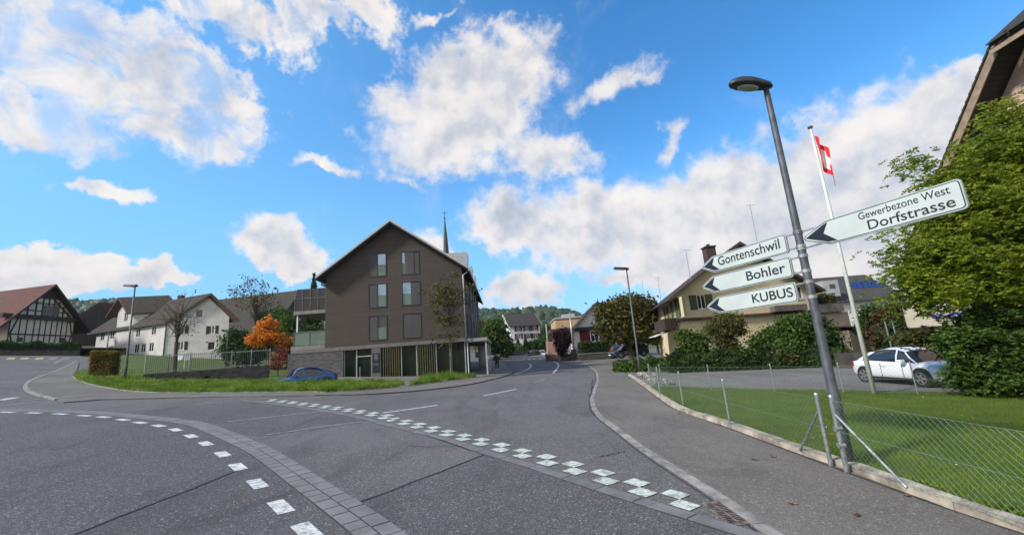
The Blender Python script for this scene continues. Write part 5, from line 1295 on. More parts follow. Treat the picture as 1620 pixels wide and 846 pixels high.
# bank between stream and farmhouse
# chestnut tree and street trees
def blob(px,py,Yd,rx,ry,rd=None):
    P=at(px,py,Yd); dist=float(_fwd(P)); k=dist/F0
    return [P[0],P[1],P[2],rx*k*.98,(rd or rx*k*.9),ry*k*.98]
def _fwd(P):
    d=np.array(P)-[0,0,CH]; return d[0]*_rt[2]+d[1]*_fw[2]+d[2]*_up[2]
def ptree(name,label,base,Yd,blobs,ncl,per,rc,leaf,lm,trunk_top=None,trunk_r=.15,bark=BARK,group=None,nl=30,lr=.05,cat='tree',z=None,shell=.55,aspect=1.8,droop=0,dz=0,lift=.35):
    """base pixel column at distance Yd; blobs in picture measure"""
    B0=at(*base,Yd); x,y=B0[0],B0[1]; zz=tz(x,y)-.05 if z is None else z
    bl=[]
    for b in blobs:
        q=blob(b[0],b[1],Yd+(b[4] if len(b)>4 else 0),b[2],b[3]); bl.append((q[0]-x,q[1]-y,q[2]-zz,q[3],q[4],q[5]))
    top=max(.4,(trunk_top if trunk_top else (sum(b[2] for b in bl)/len(bl))))
    return tree(name,label,x,y,top,trunk_r,bl,ncl,per,rc,leaf,lm,bark,group,nl=nl,lr=lr,z=zz,cat=cat,shell=shell,aspect=aspect,droop=droop,lift=lift)
ptree('chestnut_tree','round chestnut tree with yellowing leaves over the dark parked cars',(1001,585),45,[(973,508,25,28),(1015,506,28,30),(995,490,30,20),(958,502,9,18),(1034,518,11,20),(996,527,32,10)],760,34,.42,.30,L_CHEST,trunk_top=3.2,trunk_r=.28,nl=60,lr=.07)
ptree('street_tree','slim young tree with thin foliage before the right end of the brown block',(714,595),34,[(712,440,12,14),(700,462,22,18),(722,470,24,18),(690,485,20,12),(710,505,26,16),(745,455,12,7),(705,535,22,9),(757,478,5,3),(672,462,10,8)],150,16,.22,.16,L_OLIVE,trunk_top=7.6,trunk_r=.085,bark=BARKG,nl=110,lr=.028,z=.62,shell=.2,lift=.1)
ptree('maple_tree','bright orange autumn tree beside the farmhouse picket fence',(425,582),42,[(424,506,5,8),(423,519,11,10),(424,536,23,9),(406,536,12,5),(442,540,12,5)],230,24,.28,.20,L_ORANGE,trunk_top=2.8,trunk_r=.1,nl=30,lr=.03)
ptree('shrub','crimson shrub under the orange tree left of the slate wall',(440,588),39,[(440,570,13,14),(447,560,8,8),(432,575,8,10)],70,14,.24,.13,L_CRIM,cat='shrub',trunk_top=.8,trunk_r=.04,nl=10,lr=.015)
ptree('bare_tree','nearly leafless spreading tree before the gable of the white farmhouse',(275,598),36,[(283,500,34,34),(248,480,14,10),(305,515,26,20),(262,530,24,14),(285,462,22,8)],46,5,.25,.12,L_OLIVE,trunk_top=5.4,trunk_r=.15,bark=BARK,nl=46,lr=.04,shell=.5)
ptree('birch_tree','tall thin tree with sparse dark leaves behind the farmhouse gable',(402,560),58,[(400,462,34,26),(380,470,22,16),(418,480,22,22),(400,448,18,12)],120,7,.42,.24,L_OLIVE,trunk_top=8.5,trunk_r=.14,nl=60,lr=.04,shell=.3)
for i,(px,py,Yd,rx,ry,lm,lab) in enumerate([(376,545,50,22,24,L_DARK,'dark green shrub against the right end of the farmhouse'),(398,560,49,14,14,L_DARK,'small dark shrub left of the orange tree trunk'),(455,530,52,14,30,L_MID,'green shrub behind the orange tree beside the balconies'),(470,548,50,12,18,L_DARK,'dark shrub half hidden by the lower balcony'),(445,505,70,16,18,L_MID,'rounded tree crown behind the orange tree top'),
   (430,500,75,22,10,L_DARK,'dark tree between the brown roof and balconies'),(500,535,52,18,18,L_DARK,'dark shrub seen through the open balcony bay')]):
    ptree('shrub' if i not in(4,5) else 'tree',lab,(px,py+ry),Yd,[(px,py,rx,ry),(px-rx*.4,py+ry*.3,rx*.6,ry*.6),(px+rx*.4,py-ry*.2,rx*.6,ry*.6)],170,26,.4,.26,lm,cat='shrub' if i not in(4,5) else 'tree',group=None,nl=12,lr=.04)
# conifer behind the balcony
def conifer(label,px,pyt,pyb,Yd,rpx,n=2600,lm=L_DARK,leaf=.35,group=None):
    P=at(px,pyb,Yd); top=at(px,pyt,Yd)[2]; k=_fwd(P)/F0; r=rpx*k; z=P[2] if P[2]<top-1 else tz(P[0],P[1]); z=min(z,tz(P[0],P[1])+.0) if False else tz(P[0],P[1])
    t=thing('conifer',label,'tree',(P[0],P[1],z),0,group); h=top-z
    MB().tube([(0,0,0),(0,0,h*.6),(0,0,h*.98)],[.25,.14,.03],7).build('trunk',BARK,t)
    u=rng.uniform(size=n)**.75; hh=h*(.12+.88*(1-u)); fr2=(1-(hh-h*.12)/(h*.88)); tier=.72+.28*np.abs(np.sin(hh*2.6)); rr=r*fr2*tier*np.sqrt(rng.uniform(.25,1,n))*(1+.15*rng.normal(size=n)); th=rng.uniform(0,2*math.pi,n)
    pts=np.c_[rr*np.cos(th),rr*np.sin(th),hh-rr*.25]; leafcloud('crown',pts,leaf,lm,t,world=False,aspect=2.6,droop=.3); return t
conifer('dark conifer top behind the upper balcony of the brown block',494,432,560,62,22)
for px,pyt,Yd,r in ((858,500,95,5),(833,533,92,6),(821,536,98,6)): conifer({858:'narrow conifer at the right corner of the far white house',833:'small conifer before the far white house front',821:'low conifer at the left side of the far white house front'}[px],px,pyt if px!=858 else 527,562,Yd,r+3,1100)
far=[('big round green tree left of the far white house',(783,560),72,[(783,528,15,18),(775,540,13,13),(791,543,11,12),(784,515,8,8)],L_MID,460),
 ('dark tree between the bus canopy and the round green tree',(760,560),80,[(762,530,14,18),(754,520,9,14)],L_OLIVE,240),
 ('wide shrubbery before the far white house windows',(834,560),96,[(826,553,10,3),(840,552,10,3),(812,554,8,3)],L_OLIVE,200),
 ('dark green tree right of the far white house',(850,560),93,[(853,549,8,7),(848,546,5,5)],L_DARK,200),
 ('dark bush at the wall left of the small white car',(800,562),80,[(799,551,8,8)],L_DARK,120)]
for lab,b,Yd,bl,lm,nc in far: ptree('tree',lab,b,Yd,bl,nc,20,.6,.42,lm,group=None,nl=16,lr=.06)
ptree('copper_beech','dark red egg shaped clipped bush by the road bend',(889,562),60,[(889,538,11,13),(889,530,11,8),(889,551,7,9)],330,30,.25,.2,L_RED,cat='bush',trunk_top=1.4,nl=10,shell=.7)
# hedges
def hedge(label,a,b,w,h,lm,n,leaf=.09,cat='hedge',zo=0,wob_=.08):
    a=np.array(a,float);b=np.array(b,float);d=unit(b-a);nn=np.array([-d[1],d[0]]);L=np.linalg.norm(b-a); c=(a+b)/2; t=thing('hedge',label,cat,(*c,tz(*c)))
    q=rng.uniform(-1,1,(n,3)); fc=rng.integers(0,3,n); 
    for k in range(3): m=fc==k; q[m,k]=np.sign(q[m,k])*rng.uniform(.82,1.06,m.sum())
    q[:,2]=np.where((fc==2)&(q[:,2]<0),-q[:,2],q[:,2])
    P=a+(b-a)*((q[:,:1]+1)/2)+nn*q[:,1:2]*w/2; zt=np.array([tz(*p) for p in P])
    wv=np.array([mn.noise((p[0]*1.3,p[1]*1.3,3.)) for p in P])*wob_*2
    pts=np.c_[P,zt+zo+(q[:,2]+1)/2*(h+wv)]; pts+=rng.normal(size=pts.shape)*.03
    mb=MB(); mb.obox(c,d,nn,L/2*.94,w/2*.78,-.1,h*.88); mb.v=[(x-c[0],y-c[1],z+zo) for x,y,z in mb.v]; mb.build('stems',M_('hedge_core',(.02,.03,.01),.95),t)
    leafcloud('foliage',pts,leaf,lm,t); return t
hb_=gt(146,599); hedge('block shaped clipped hedge turning reddish at the left end of the verge',hb_+[-.75,.75],hb_+[.55,1.1],1.2,1.95,L_HEDGE,9000,.075,wob_=.10)
hedge('clipped green hedge on the low wall of the red house',at(918,556,58.5)[:2],at(972,556,59)[:2],1.6,2.3,L_DARK,7000,.17,wob_=.2)
t=thing('hedge','ragged green growth hanging over the top of the dark retaining wall','hedge',(*((gA+gB)/2),(zA+zB)/2)); q=rng.uniform(size=(9000,3)); Lw=np.linalg.norm(gB-gA)
P_=gA+(gB-gA)*q[:,:1]+nw*(q[:,1:2]*1.1-.25); wv=np.array([mn.noise((p[0]*.8,p[1]*.8,3.)) for p in P_]); hw_=at(30,540.5,Yb)[2]-at(30,548,Yb)[2]
leafcloud('foliage',np.c_[P_,(zA+(zB-zA)*q[:,0])-.35+q[:,2]*(hw_*.9+.35)*(1+.6*wv)],.17,L_DARK,t)
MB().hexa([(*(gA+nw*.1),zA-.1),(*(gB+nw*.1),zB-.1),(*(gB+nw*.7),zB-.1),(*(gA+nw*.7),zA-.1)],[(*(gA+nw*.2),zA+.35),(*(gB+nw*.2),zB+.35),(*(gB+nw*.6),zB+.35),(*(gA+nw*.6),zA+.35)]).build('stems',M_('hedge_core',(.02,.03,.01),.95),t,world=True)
# shrubs between yard and yellow house
yard=[('leafy light shrub with upright shoots left of the yellow house front',(1098,580),30,[(1098,553,14,22),(1087,535,9,12),(1106,540,8,14),(1112,565,12,10)],L_MID,220,.15,.17),
 ('dark shrub tree with brownish crown before the yellow wall',(1150,580),29.5,[(1150,508,20,10),(1146,520,24,11),(1150,545,11,20),(1170,520,9,9),(1148,567,16,12)],L_OLIVE,230,.16,.15),
 ('loose green shrub under the lowest arrow sign',(1205,580),29,[(1207,548,16,18),(1222,535,11,14),(1192,563,14,11)],L_MID,230,.15,.16),
 ('tall dark green shrub left of the lamp pole',(1255,580),28.5,[(1256,526,19,22),(1247,553,22,18),(1268,510,11,12)],L_MID,300,.17,.17),
 ('dense green shrub right behind the lamp pole',(1300,580),28,[(1298,540,20,22),(1310,558,16,16),(1286,513,12,12)],L_DARK,280,.17,.17),
 ('small shrub with yellow leaves at the yard edge',(1240,578),27.6,[(1243,566,12,9)],L_OLIVE,80,.12,.15)]
for lab,b,Yd,bl,lm,nc,rc,lf in yard: ptree('shrub',lab,b,Yd,bl,nc,34,rc*1.6,lf,lm,cat='shrub',nl=34,lr=.02,trunk_r=.05)
hedge('low dark ground shrubs along the yard before the yellow house',at(1062,578,29.4)[:2],at(1345,582,26.8)[:2],1.2,.95,L_DARK,15000,.14,wob_=.5)
hedge('low spreading green shrubs at the corner behind the far street lamp',at(985,578,34)[:2],at(1060,580,31)[:2],2.4,.62,L_MID,8000,.15,wob_=.4)
# shed and growth behind the yard
Cq=at(1352,560,34)[:2]; Uq=at(1402,560,34.5)[:2]-Cq; uq=unit(Uq); vq=np.array([-uq[1],uq[0]]); L=np.linalg.norm(Uq); F=lambda a,z,d:(*(Cq+uq*a+vq*d),z)
t=thing('shed','weathered grey wooden shed with a lean-to roof behind the flagpole','shed',(*Cq,0)); z1_=at(1375,520,34)[2]; slab(F,0,L,-.5,z1_,0,3,'wall',GREYW,t)
MB().hexa([F(-.3,z1_+.25,-.4),F(L+1.2,z1_-.25,-.4),F(L+1.2,z1_-.1,3.3),F(-.3,z1_+.5,3.3)],[F(-.3,z1_+.35,-.4),F(L+1.2,z1_-.15,-.4),F(L+1.2,z1_,3.3),F(-.3,z1_+.6,3.3)]).build('roof',TILE_DRK,t,world=True)
slab(F,L*.3,L*.6,-.2,z1_-.3,-.04,-.002,'door',DARKW,t)
for lab,b,Yd,bl,lm,nc in [('dark bush beside the shed behind the white car',(1385,560),32,[(1382,500,14,14),(1372,515,10,10)],L_DARK,150),
   ('wide dark bush between the shed and the shop fascia',(1412,560),30,[(1415,505,20,22),(1410,535,22,22),(1432,500,14,18)],L_BROWN,300),
   ('green bush left of the shop fascia',(1430,560),27,[(1432,545,16,16),(1420,520,10,14)],L_DARK,200)]:
    ptree('shrub',lab,b,Yd,bl,nc,28,.26,.18,lm,cat='shrub',nl=24,lr=.03)
for x in (1412,1424):
    P=at(x,556,26.5); t=thing('fence_post','thin pale post left of centre behind the white car' if x<1420 else 'thin pale post nearer the shop fascia behind the white car','post',(P[0],P[1],tz(P[0],P[1]))); MB().tube([(0,0,-.1),(0,0,2.6)],.045,8).build('post',GALV,t)
# big tree at the right with feathery leaves
def fronds(name,pts,mat,parent,leaf=.055,nl=9,length=.30):
    """feathery compound leaves: paired leaflets on a drooping stalk"""
    out=[]
    n=len(pts); th=rng.uniform(0,2*math.pi,n); dr=rng.uniform(-.9,.15,n); L=length*rng.uniform(.6,1.3,n)
    for k in range(nl):
        f=(k+.6)/nl; sd_=(1 if k%2 else -1)*leaf*.75
        x=pts[:,0]+np.cos(th)*L*f-np.sin(th)*sd_; y=pts[:,1]+np.sin(th)*L*f+np.cos(th)*sd_; z=pts[:,2]+dr*L*f*f
        out.append(np.c_[x,y,z])
    return leafcloud(name,np.concatenate(out),leaf*1.45,mat,parent,aspect=2.3,flat=.45)
def bigtree(name,label,base,Yd,blobs,ncl,per,rc,mat,trunk_top,trunk_r,leaf=.055,nl=9,length=.3,cat='tree',nlimb=70,lr=.05,shell=.5):
    B0=at(*base,Yd); x,y=B0[0],B0[1]; z=tz(x,y)
    t=thing(name,label,cat,(x,y,z)); bl=[blob(b[0],b[1],Yd+(b[4] if len(b)>4 else 0),b[2],b[3]) for b in blobs]
    pts,cs=blobpts(bl,ncl,per,rc,shell); pts=pts[pts[:,2]>z+.12]
    mb=MB(); mb.tube([(0,0,-.2),(.05,0,trunk_top*.3),(-.05,.1,trunk_top*.65),(.1,0,trunk_top)],[trunk_r*1.4,trunk_r,trunk_r*.7,trunk_r*.3],10)
    limbs(mb,lambda s:(0,0,trunk_top*(.15+.85*s)),[np.array(c)-[x,y,z] for c in cs],nlimb,lr)
    mb.build('trunk',BARK,t,smooth=True); fronds('crown',pts,mat,t,leaf,nl,length); return t
bigtree('locust_tree','big feathery light green tree before the tall farmhouse at the right edge',(1590,610),13.2,
 [(1580,250,48,42),(1600,200,30,45),(1545,330,55,50),(1600,350,60,60),(1500,400,52,50),(1560,430,70,50),(1480,340,30,26),(1450,430,34,28),(1435,395,26,12),(1480,465,50,22),(1620,450,50,60),(1520,280,28,22),(1450,280,14,18),(1425,440,20,12),(1590,300,40,50,.8),(1660,330,60,120),(1650,240,40,60),(1432,262,8,8),(1462,255,12,8),(1412,372,12,5),(1408,412,14,6),(1440,448,16,6),(1470,300,14,10)],960,15,.29,L_LIGHT,6.2,.2)
bigtree('shrub','dense dark evergreen shrub swallowing the front of the white car',(1560,622),13.0,
 [(1560,592,30,22),(1590,560,42,40),(1620,600,40,34),(1615,530,45,40),(1560,540,28,18),(1540,568,18,14),(1522,556,12,5),(1518,592,8,5),(1500,548,10,3),(1505,603,10,3),(1530,510,12,6),(1565,500,20,10),(1650,560,50,70),(1570,600,44,22),(1520,530,26,9)],1100,15,.18,L_MID,1.6,.09,.05,8,.2,'shrub',60,.03)
bigtree('shrub','olive green bush above the evergreen between fascia and right edge',(1530,600),14.6,
 [(1490,533,26,8),(1545,552,36,18),(1440,533,14,8),(1600,500,30,30)],300,15,.17,L_OLIVE,1.9,.07,.05,8,.2,'shrub',40,.03)

# ---------------------------------------------------------------- cars
def carpaint(name,col,flake=.1):
    m,t=newmat(name); P=t.n('ShaderNodeTexCoord').outputs['Object']; n=t.noise(P,2.,3).outputs[0]
    z=t.n('ShaderNodeSeparateXYZ',{0:P}).outputs[2]
    c=t.mix(t.m('MULTIPLY',n,.2),col,tuple(x*.8 for x in col)); c=t.mix(t.m('MULTIPLY',t.sstep(z,.55,.15),.25),c,(.12,.11,.10))
    fin(t,c,.28,None,metal=flake,spec=.6,extra={'Coat Weight':.7,'Coat Roughness':.06}); return m
TYRE=M_('tyre',(.018,.018,.019),.85,.1); RIM=M_('alloy',(.45,.46,.47),.3,.05,metal=.8); LAMPG=glassmat('headlight_glass',(.35,.37,.38),.08,1.); TAIL=M_('taillight_red',(.35,.01,.012),.2,.1); PLATE=M_('plate_white',(.7,.7,.68),.5,.05)
def car(label,x,y,z,yaw,paint,L=4.45,W=1.80,H=1.45,kind='hatch',group=None,detail=True,name='parked_car'):
    t=thing(name,label,'car',(x,y,z),yaw,group)
    hl,hw=L/2,W/2
    wag=kind=='wagon'
    # stations: x, bottom, shoulder, half width
    st=[(-hl,.42,.80,hw*.70),(-hl+.06,.30,.93,hw*.84),(-hl+.35,.22,.98 if not wag else 1.0,hw*.95),(-hl+.9,.20,.97,hw*.995),(-.3,.20,.93,hw),(.55,.20,.91,hw),(hl-1.15,.20,.89,hw*.99),(hl-.75,.20,.84,hw*.97),(hl-.35,.20,.76,hw*.90),(hl-.10,.24,.66,hw*.76),(hl,.36,.52,hw*.60)]
    vs=[];prof=None
    for (u,zb,zs,w) in st:
        h=zs-zb; P=[(0,zb),(w*.86,zb),(w*.97,zb+h*.14),(w*1.0,zb+h*.42),(w*.985,zb+h*.70),(w*.955,zb+h*.90),(w*.88,zs),(w*.5,zs+.035),(0,zs+.045)]
        full=P+[(-a,b) for a,b in P[-2:0:-1]]; vs+=[(u,a,b) for a,b in full]; n=len(full)
    fs=[(i*n+k,i*n+(k+1)%n,(i+1)*n+(k+1)%n,(i+1)*n+k) for i in range(len(st)-1) for k in range(n)]+[tuple(range(n)),tuple((len(st)-1)*n+k for k in range(n))]
    b=MB().add(vs,fs).build('body',paint,t,smooth=True); sm=b.modifiers.new('s','SUBSURF'); sm.levels=2; sm.render_levels=2
    # cabin: dark glass volume, with roof skin and pillars over it
    rb=-hl+.10 if wag else -hl+.18
    cb=[(rb,.93,.0,.86),(rb+(.30 if wag else .42),.95,.20 if not wag else .47,.84),(rb+(.6 if wag else 1.10),.94,H-.98 if wag else H-1.06,.82),(-.35,.92,H-.94,.82),(.25,.91,H-.95,.82),(.62,.90,H-1.04,.82),(hl-1.42+.15,.88,.12,.84),(hl-1.05,.86,.0,.84)]
    def sect(u,zs,hh,wf,g=0.): 
        w=hw*wf; zr=zs+hh; f=min(1,hh/.5)
        return [(w+g,zs),(w-(w*.10)*f+g,zs+hh*.5),(w-(w*.24)*f+g*.8,zr-.05*f+g),(w*.45,zr+g+.01*f),(0,zr+g+.02*f)]
    def loft(sts,g,sel=None):
        vs=[];
        for (u,zs,hh,wf) in sts:
            P=sect(u,zs,hh,wf,g); P=P if sel is None else P[sel:]; full=P+[(-a,b) for a,b in P[-2::-1]]; vs+=[(u,a,b) for a,b in full]; n=len(full)
        return vs,[(i*n+k,i*n+k+1,(i+1)*n+k+1,(i+1)*n+k) for i in range(len(sts)-1) for k in range(n-1)]
    v_,f_=loft(cb,0); c=MB().add(v_,f_).build('windows',CARGL,t,smooth=True)
    v_,f_=loft(cb[2:6],.012,2); MB().add(v_,f_).build('roof',paint,t,smooth=True)
    def pillar(i,j,w,k0=0,k1=2,nm='pillar'):
        for s_ in (1,-1):
            A=sect(*cb[i])[k0];B=sect(*cb[j])[k1]; a=Vector((cb[i][0],s_*(A[0]+.004),A[1]));b2=Vector((cb[j][0],s_*(B[0]+.006),B[1]))
            d=Vector((w,0,0)); o=Vector((0,s_*.016,.004)); mid=None
            if k0==k1: 
                MB().hexa([a-d*0,a-d*0,a+o,a+o],[b2,b2,b2+o,b2+o])
            Mx=sect(*[ (p+q)/2 for p,q in zip(cb[i],cb[j])])[1]; m=Vector(((cb[i][0]+cb[j][0])/2,s_*(max(Mx[0],(A[0]+B[0])/2)+.012),(A[1]+B[1])/2))
            mb=MB(); mb.hexa([a-d,a+d,a+d+o,a-d+o],[m-d,m+d,m+d+o,m-d+o]); mb.hexa([m-d,m+d,m+d+o,m-d+o],[b2-d,b2+d,b2+d+o,b2-d+o]); mb.build('pillar',paint,t)
    pillar(7,5,.035); pillar(4,4,.03) ; pillar(1 if not wag else 0,2,.13 if not wag else .08)
    if wag: pillar(2,2,.04)
    # side sill, belt and doors
    for s_ in (1,-1):
        MB().box(-hl+1.15,hl-1.25,s_*hw*.985-.012*(s_<0)-.0,s_*hw*.985+.012+.0,.235,.30).build('sill',BLACKP,t)
        for u in (-.42,.62,-1.22):
            MB().box(u-.006,u+.006,min(s_*hw*.99,s_*(hw+.004)),max(s_*hw*.99,s_*(hw+.004)),.33,.88).build('door_gap',BLACKP,t)
        for u in (-.25,-1.05): MB().box(u-.1,u+.08,s_*(hw+.006)-.015,s_*(hw+.006)+.015,.74,.77).build('door_handle',paint,t,bevel=.006)
        m=MB().box(.66,.86,s_*(hw+.10)-.10,s_*(hw+.10)+.10,.90,1.03).build('mirror',paint,t,bevel=.035)
        for nm,u,mat_ in (('headlight',hl-.30,LAMPG),('taillight',-hl+.12,TAIL)):
            if nm=='headlight': MB().hexa([(u-.28,s_*hw*.93,.62),(u+.20,s_*hw*.66,.52),(u+.22,s_*hw*.60,.52),(u-.2,s_*hw*.80,.66)],[(u-.30,s_*hw*.90,.76),(u+.14,s_*hw*.66,.66),(u+.14,s_*hw*.58,.66),(u-.25,s_*hw*.78,.80)]).build(nm,mat_,t,bevel=.015)
            else: MB().hexa([(u-.13,s_*hw*.62,.70),(u-.06,s_*hw*.86,.70),(u+.15,s_*hw*.975,.72),(u+.1,s_*hw*.6,.72)],[(u-.10,s_*hw*.60,.86),(u-.04,s_*hw*.86,.86),(u+.16,s_*hw*.955,.87),(u+.1,s_*hw*.6,.87)]).build(nm,mat_,t,bevel=.012)
    MB().box(hl-.06,hl+.012,-hw*.5,hw*.5,.33,.47).build('grille',BLACKP,t,bevel=.02)
    MB().box(hl+.013,hl+.025,-.26,.26,.36,.46).build('number_plate',PLATE,t)
    R_=.325; wb=L*.30
    for u in (wb+.02,-wb-.02):
        for s_ in (1,-1):
            MB().disc((u,s_*(hw-.055),R_+.02),(0,1,0),R_+.055,.13,28).build('wheel_arch',BLACKP,t)
            w=MB().disc((u,s_*(hw-.075),R_),(0,1,0),R_,.21,30).build('wheel',TYRE,t,bevel=.02)
            mb=MB(); 
            for k in range(5):
                a=2*math.pi*k/5; c_=Vector((u,s_*(hw+.032),R_)); d=Vector((math.cos(a),0,math.sin(a))); q=Vector((-math.sin(a),0,math.cos(a)))
                mb.hexa([c_+d*.03-q*.05,c_+d*.03+q*.05,c_+d*.215+q*.038,c_+d*.215-q*.038],[c_+d*.03-q*.05+Vector((0,s_*.012,0)),c_+d*.03+q*.05+Vector((0,s_*.012,0)),c_+d*.215+q*.038+Vector((0,s_*.008,0)),c_+d*.215-q*.038+Vector((0,s_*.008,0))])
            N=28
            for k in range(N):
                a=2*math.pi*k/N;b_=2*math.pi*(k+1)/N; P=lambda r_,an,yy:(u+r_*math.cos(an),s_*(hw+yy),R_+r_*math.sin(an))
                mb.hexa([P(.205,a,.03),P(.205,b_,.03),P(.232,b_,.03),P(.232,a,.03)],[P(.205,a,.044),P(.205,b_,.044),P(.232,b_,.044),P(.232,a,.044)])
            mb.build('rim',RIM,w)
    return t
car('white hatchback parked in the yard behind the flagpole',15.22,17.0,tz(15.3,17)+.03,R(-90),carpaint('paint_white',(.72,.75,.76),0),4.5,1.82,1.47).scale=(.92,.90,.94)
P=at(482,600,30.5); ztop=at(485,584.5,30.5)[2]
car('bright blue small car parked beside the slate clad wall',P[0],P[1],ztop-1.35,R(222),carpaint('paint_blue',(.010,.10,.30),.4),4.2,1.75,1.55,'hatch')
P=at(994,560,47); car('dark blue estate car parked under the chestnut tree',P[0],P[1],at(994,543,47)[2]-1.5,R(196),carpaint('paint_navy',(.018,.028,.05),.3),4.5,1.82,1.5,'wagon')
P=at(972,558,52); car('black car partly hidden behind the dark blue estate car',P[0]+.3,P[1],at(970,545,52)[2]-1.42,R(80),carpaint('paint_black',(.012,.012,.016),.3),4.3,1.78,1.45,'hatch')
P=at(858,560,88); car('small white car coming round the far bend',P[0],P[1],at(858,553.5,88)[2]-1.5,R(262),carpaint('paint_white',(.7,.72,.74),0),3.9,1.7,1.5,'hatch',name='car')
P=at(842,561,86); car('dark car before the white car at the far bend',P[0],P[1],at(842,554,86)[2]-1.5,R(200),carpaint('paint_black',(.015,.015,.016),.1),3.2,1.6,1.5,'wagon',name='car')
P=at(779,564,72); car('pale blue car beside the bus canopy behind the walking person',P[0],P[1],at(779,556.5,72)[2]-1.45,R(250),carpaint('paint_paleblue',(.35,.48,.58),.2),4.2,1.75,1.45,'hatch')

# ---------------------------------------------------------------- person on the footway
def skin(name,verts,edges,radii,mat,parent,sub=2,root=0):
    me=bpy.data.meshes.new(name); me.from_pydata(verts,edges,[]); o=link(name,me,mat,parent)
    m1=o.modifiers.new('k','SKIN'); m1.use_smooth_shade=True
    for i,v in enumerate(me.skin_vertices[0].data): r=radii[i]; v.radius=(r,r) if not isinstance(r,tuple) else r; v.use_root=(i==root)
    m2=o.modifiers.new('s','SUBSURF'); m2.levels=sub; m2.render_levels=sub; return o
SKINM=M_('skin',(.42,.26,.19),.6,.05); CLOTH=M_('cloth_black',(.018,.018,.022),.9,.2,6.); CLOTH2=M_('cloth_dark_jacket',(.03,.03,.036),.85,.2,6.); HAIR=M_('hair_dark',(.02,.014,.01),.7,.2)
px_,py_=gt(787,585.5); zp=tz(px_,py_)+.055
t=thing('person','person in dark jacket and trousers with light shoes standing on the footway by the canopy','person',(px_,py_,zp),R(10))
V_=[(0,0,.93),(0,0,1.12),(0,.01,1.33),(0,.01,1.42),(0,.0,1.50),(0,-.02,1.58),(0,-.02,1.66),
    (.10,0,.88),(.11,-.03,.50),(.12,.03,.10),(.12,-.10,.04),(-.10,0,.88),(-.11,.04,.50),(-.13,.12,.11),(-.13,.0,.04),
    (.17,.0,1.38),(.23,.02,1.12),(.24,-.06,.90),(.24,-.09,.82),(-.17,0,1.38),(-.24,.03,1.12),(-.25,-.04,.90),(-.25,-.07,.82)]
E_=[(0,1),(1,2),(2,3),(3,4),(4,5),(5,6),(0,7),(7,8),(8,9),(9,10),(0,11),(11,12),(12,13),(13,14),(3,15),(15,16),(16,17),(17,18),(3,19),(19,20),(20,21),(21,22)]
Rr_=[.13,.125,.14,.10,.055,.085,.07,.085,.06,.04,.035,.085,.06,.04,.035,.055,.045,.032,.03,.055,.045,.032,.03]
skin('body',V_,E_,Rr_,SKINM,t)
skin('jacket',[(0,0,.86),(0,0,1.10),(0,.01,1.33),(0,.01,1.43),(.17,0,1.38),(.235,.02,1.12),(.245,-.05,.92),(-.17,0,1.38),(-.245,.03,1.12),(-.255,-.03,.92)],[(0,1),(1,2),(2,3),(3,4),(4,5),(5,6),(3,7),(7,8),(8,9)],[.165,.155,.165,.10,.075,.062,.05,.075,.062,.05],CLOTH2,t)
skin('trousers',[(0,0,.94),(.10,0,.86),(.11,-.03,.50),(.12,.025,.12),(-.10,0,.86),(-.11,.04,.50),(-.13,.11,.13)],[(0,1),(1,2),(2,3),(0,4),(4,5),(5,6)],[.145,.105,.078,.062,.105,.078,.062],CLOTH,t)
for a,b in (((.12,.05,.05),(.125,-.14,.035)),((-.13,.14,.05),(-.135,-.05,.035))): skin('shoe',[a,((a[0]+b[0])/2,(a[1]+b[1])/2,.05),b],[(0,1),(1,2)],[.045,.05,.04],WHITEP,t)
skin('hair',[(0,.0,1.60),(0,.0,1.67),(0,-.03,1.70)],[(0,1),(1,2)],[.09,.10,.075],HAIR,t)
MB().box(-.14,.14,.15,.30,1.05,1.42).build('backpack',BLACKP,t,bevel=.05)

# ---------------------------------------------------------------- rocks
ROCK=[M_('rock_pale',(.30,.27,.22),.95,.5,9.,40.,.9),M_('rock_grey',(.14,.135,.125),.95,.4,9.,40.,.9),M_('rock_white',(.38,.37,.34),.95,.3,9.,40.,.9)]
def rock(x,y,z,r,label,group,mt):
    bm=bmesh.new(); bmesh.ops.create_icosphere(bm,subdivisions=2,radius=1); sx,sy,sz=r*random.uniform(.8,1.4),r*random.uniform(.6,1.1),r*random.uniform(.45,.8); sd_=random.uniform(0,99); rz=random.uniform(0,3.14)
    for v in bm.verts:
        k=1+.42*mn.noise(v.co*1.6+Vector((sd_,0,0))); a=Vector((v.co.x*sx*k,v.co.y*sy*k,v.co.z*sz*k)); v.co=Matrix.Rotation(rz,3,'Z')@Matrix.Rotation(random.uniform(-.02,.02),3,'X')@a
    me=bpy.data.meshes.new('rock'); bm.to_mesh(me); bm.free(); o=link('rock',me,mt,None,False,(x,y,z)); tag(o,label,'rock',group)
k0=gt(1003,594); ra,rb_,rc_=np.array(gt(1003,593.5)),np.array(gt(1033,613)),np.array(gt(1030,592))
for i in range(46):
    a,b=random.random(),random.random(); 
    if a+b>1: a,b=1-a,1-b
    p=ra+(rb_-ra)*a+(rc_-ra)*b+np.array([.25,.1]); kk=i%3; rock(p[0],p[1],tz(*p)+.08+random.uniform(0,.10),random.uniform(.09,.19),('tan','dark grey','whitish')[kk]+' rock in the heap round the foot of the far street lamp',('tan','dark grey','whitish')[kk]+' rocks heaped at the far street lamp',ROCK[kk])
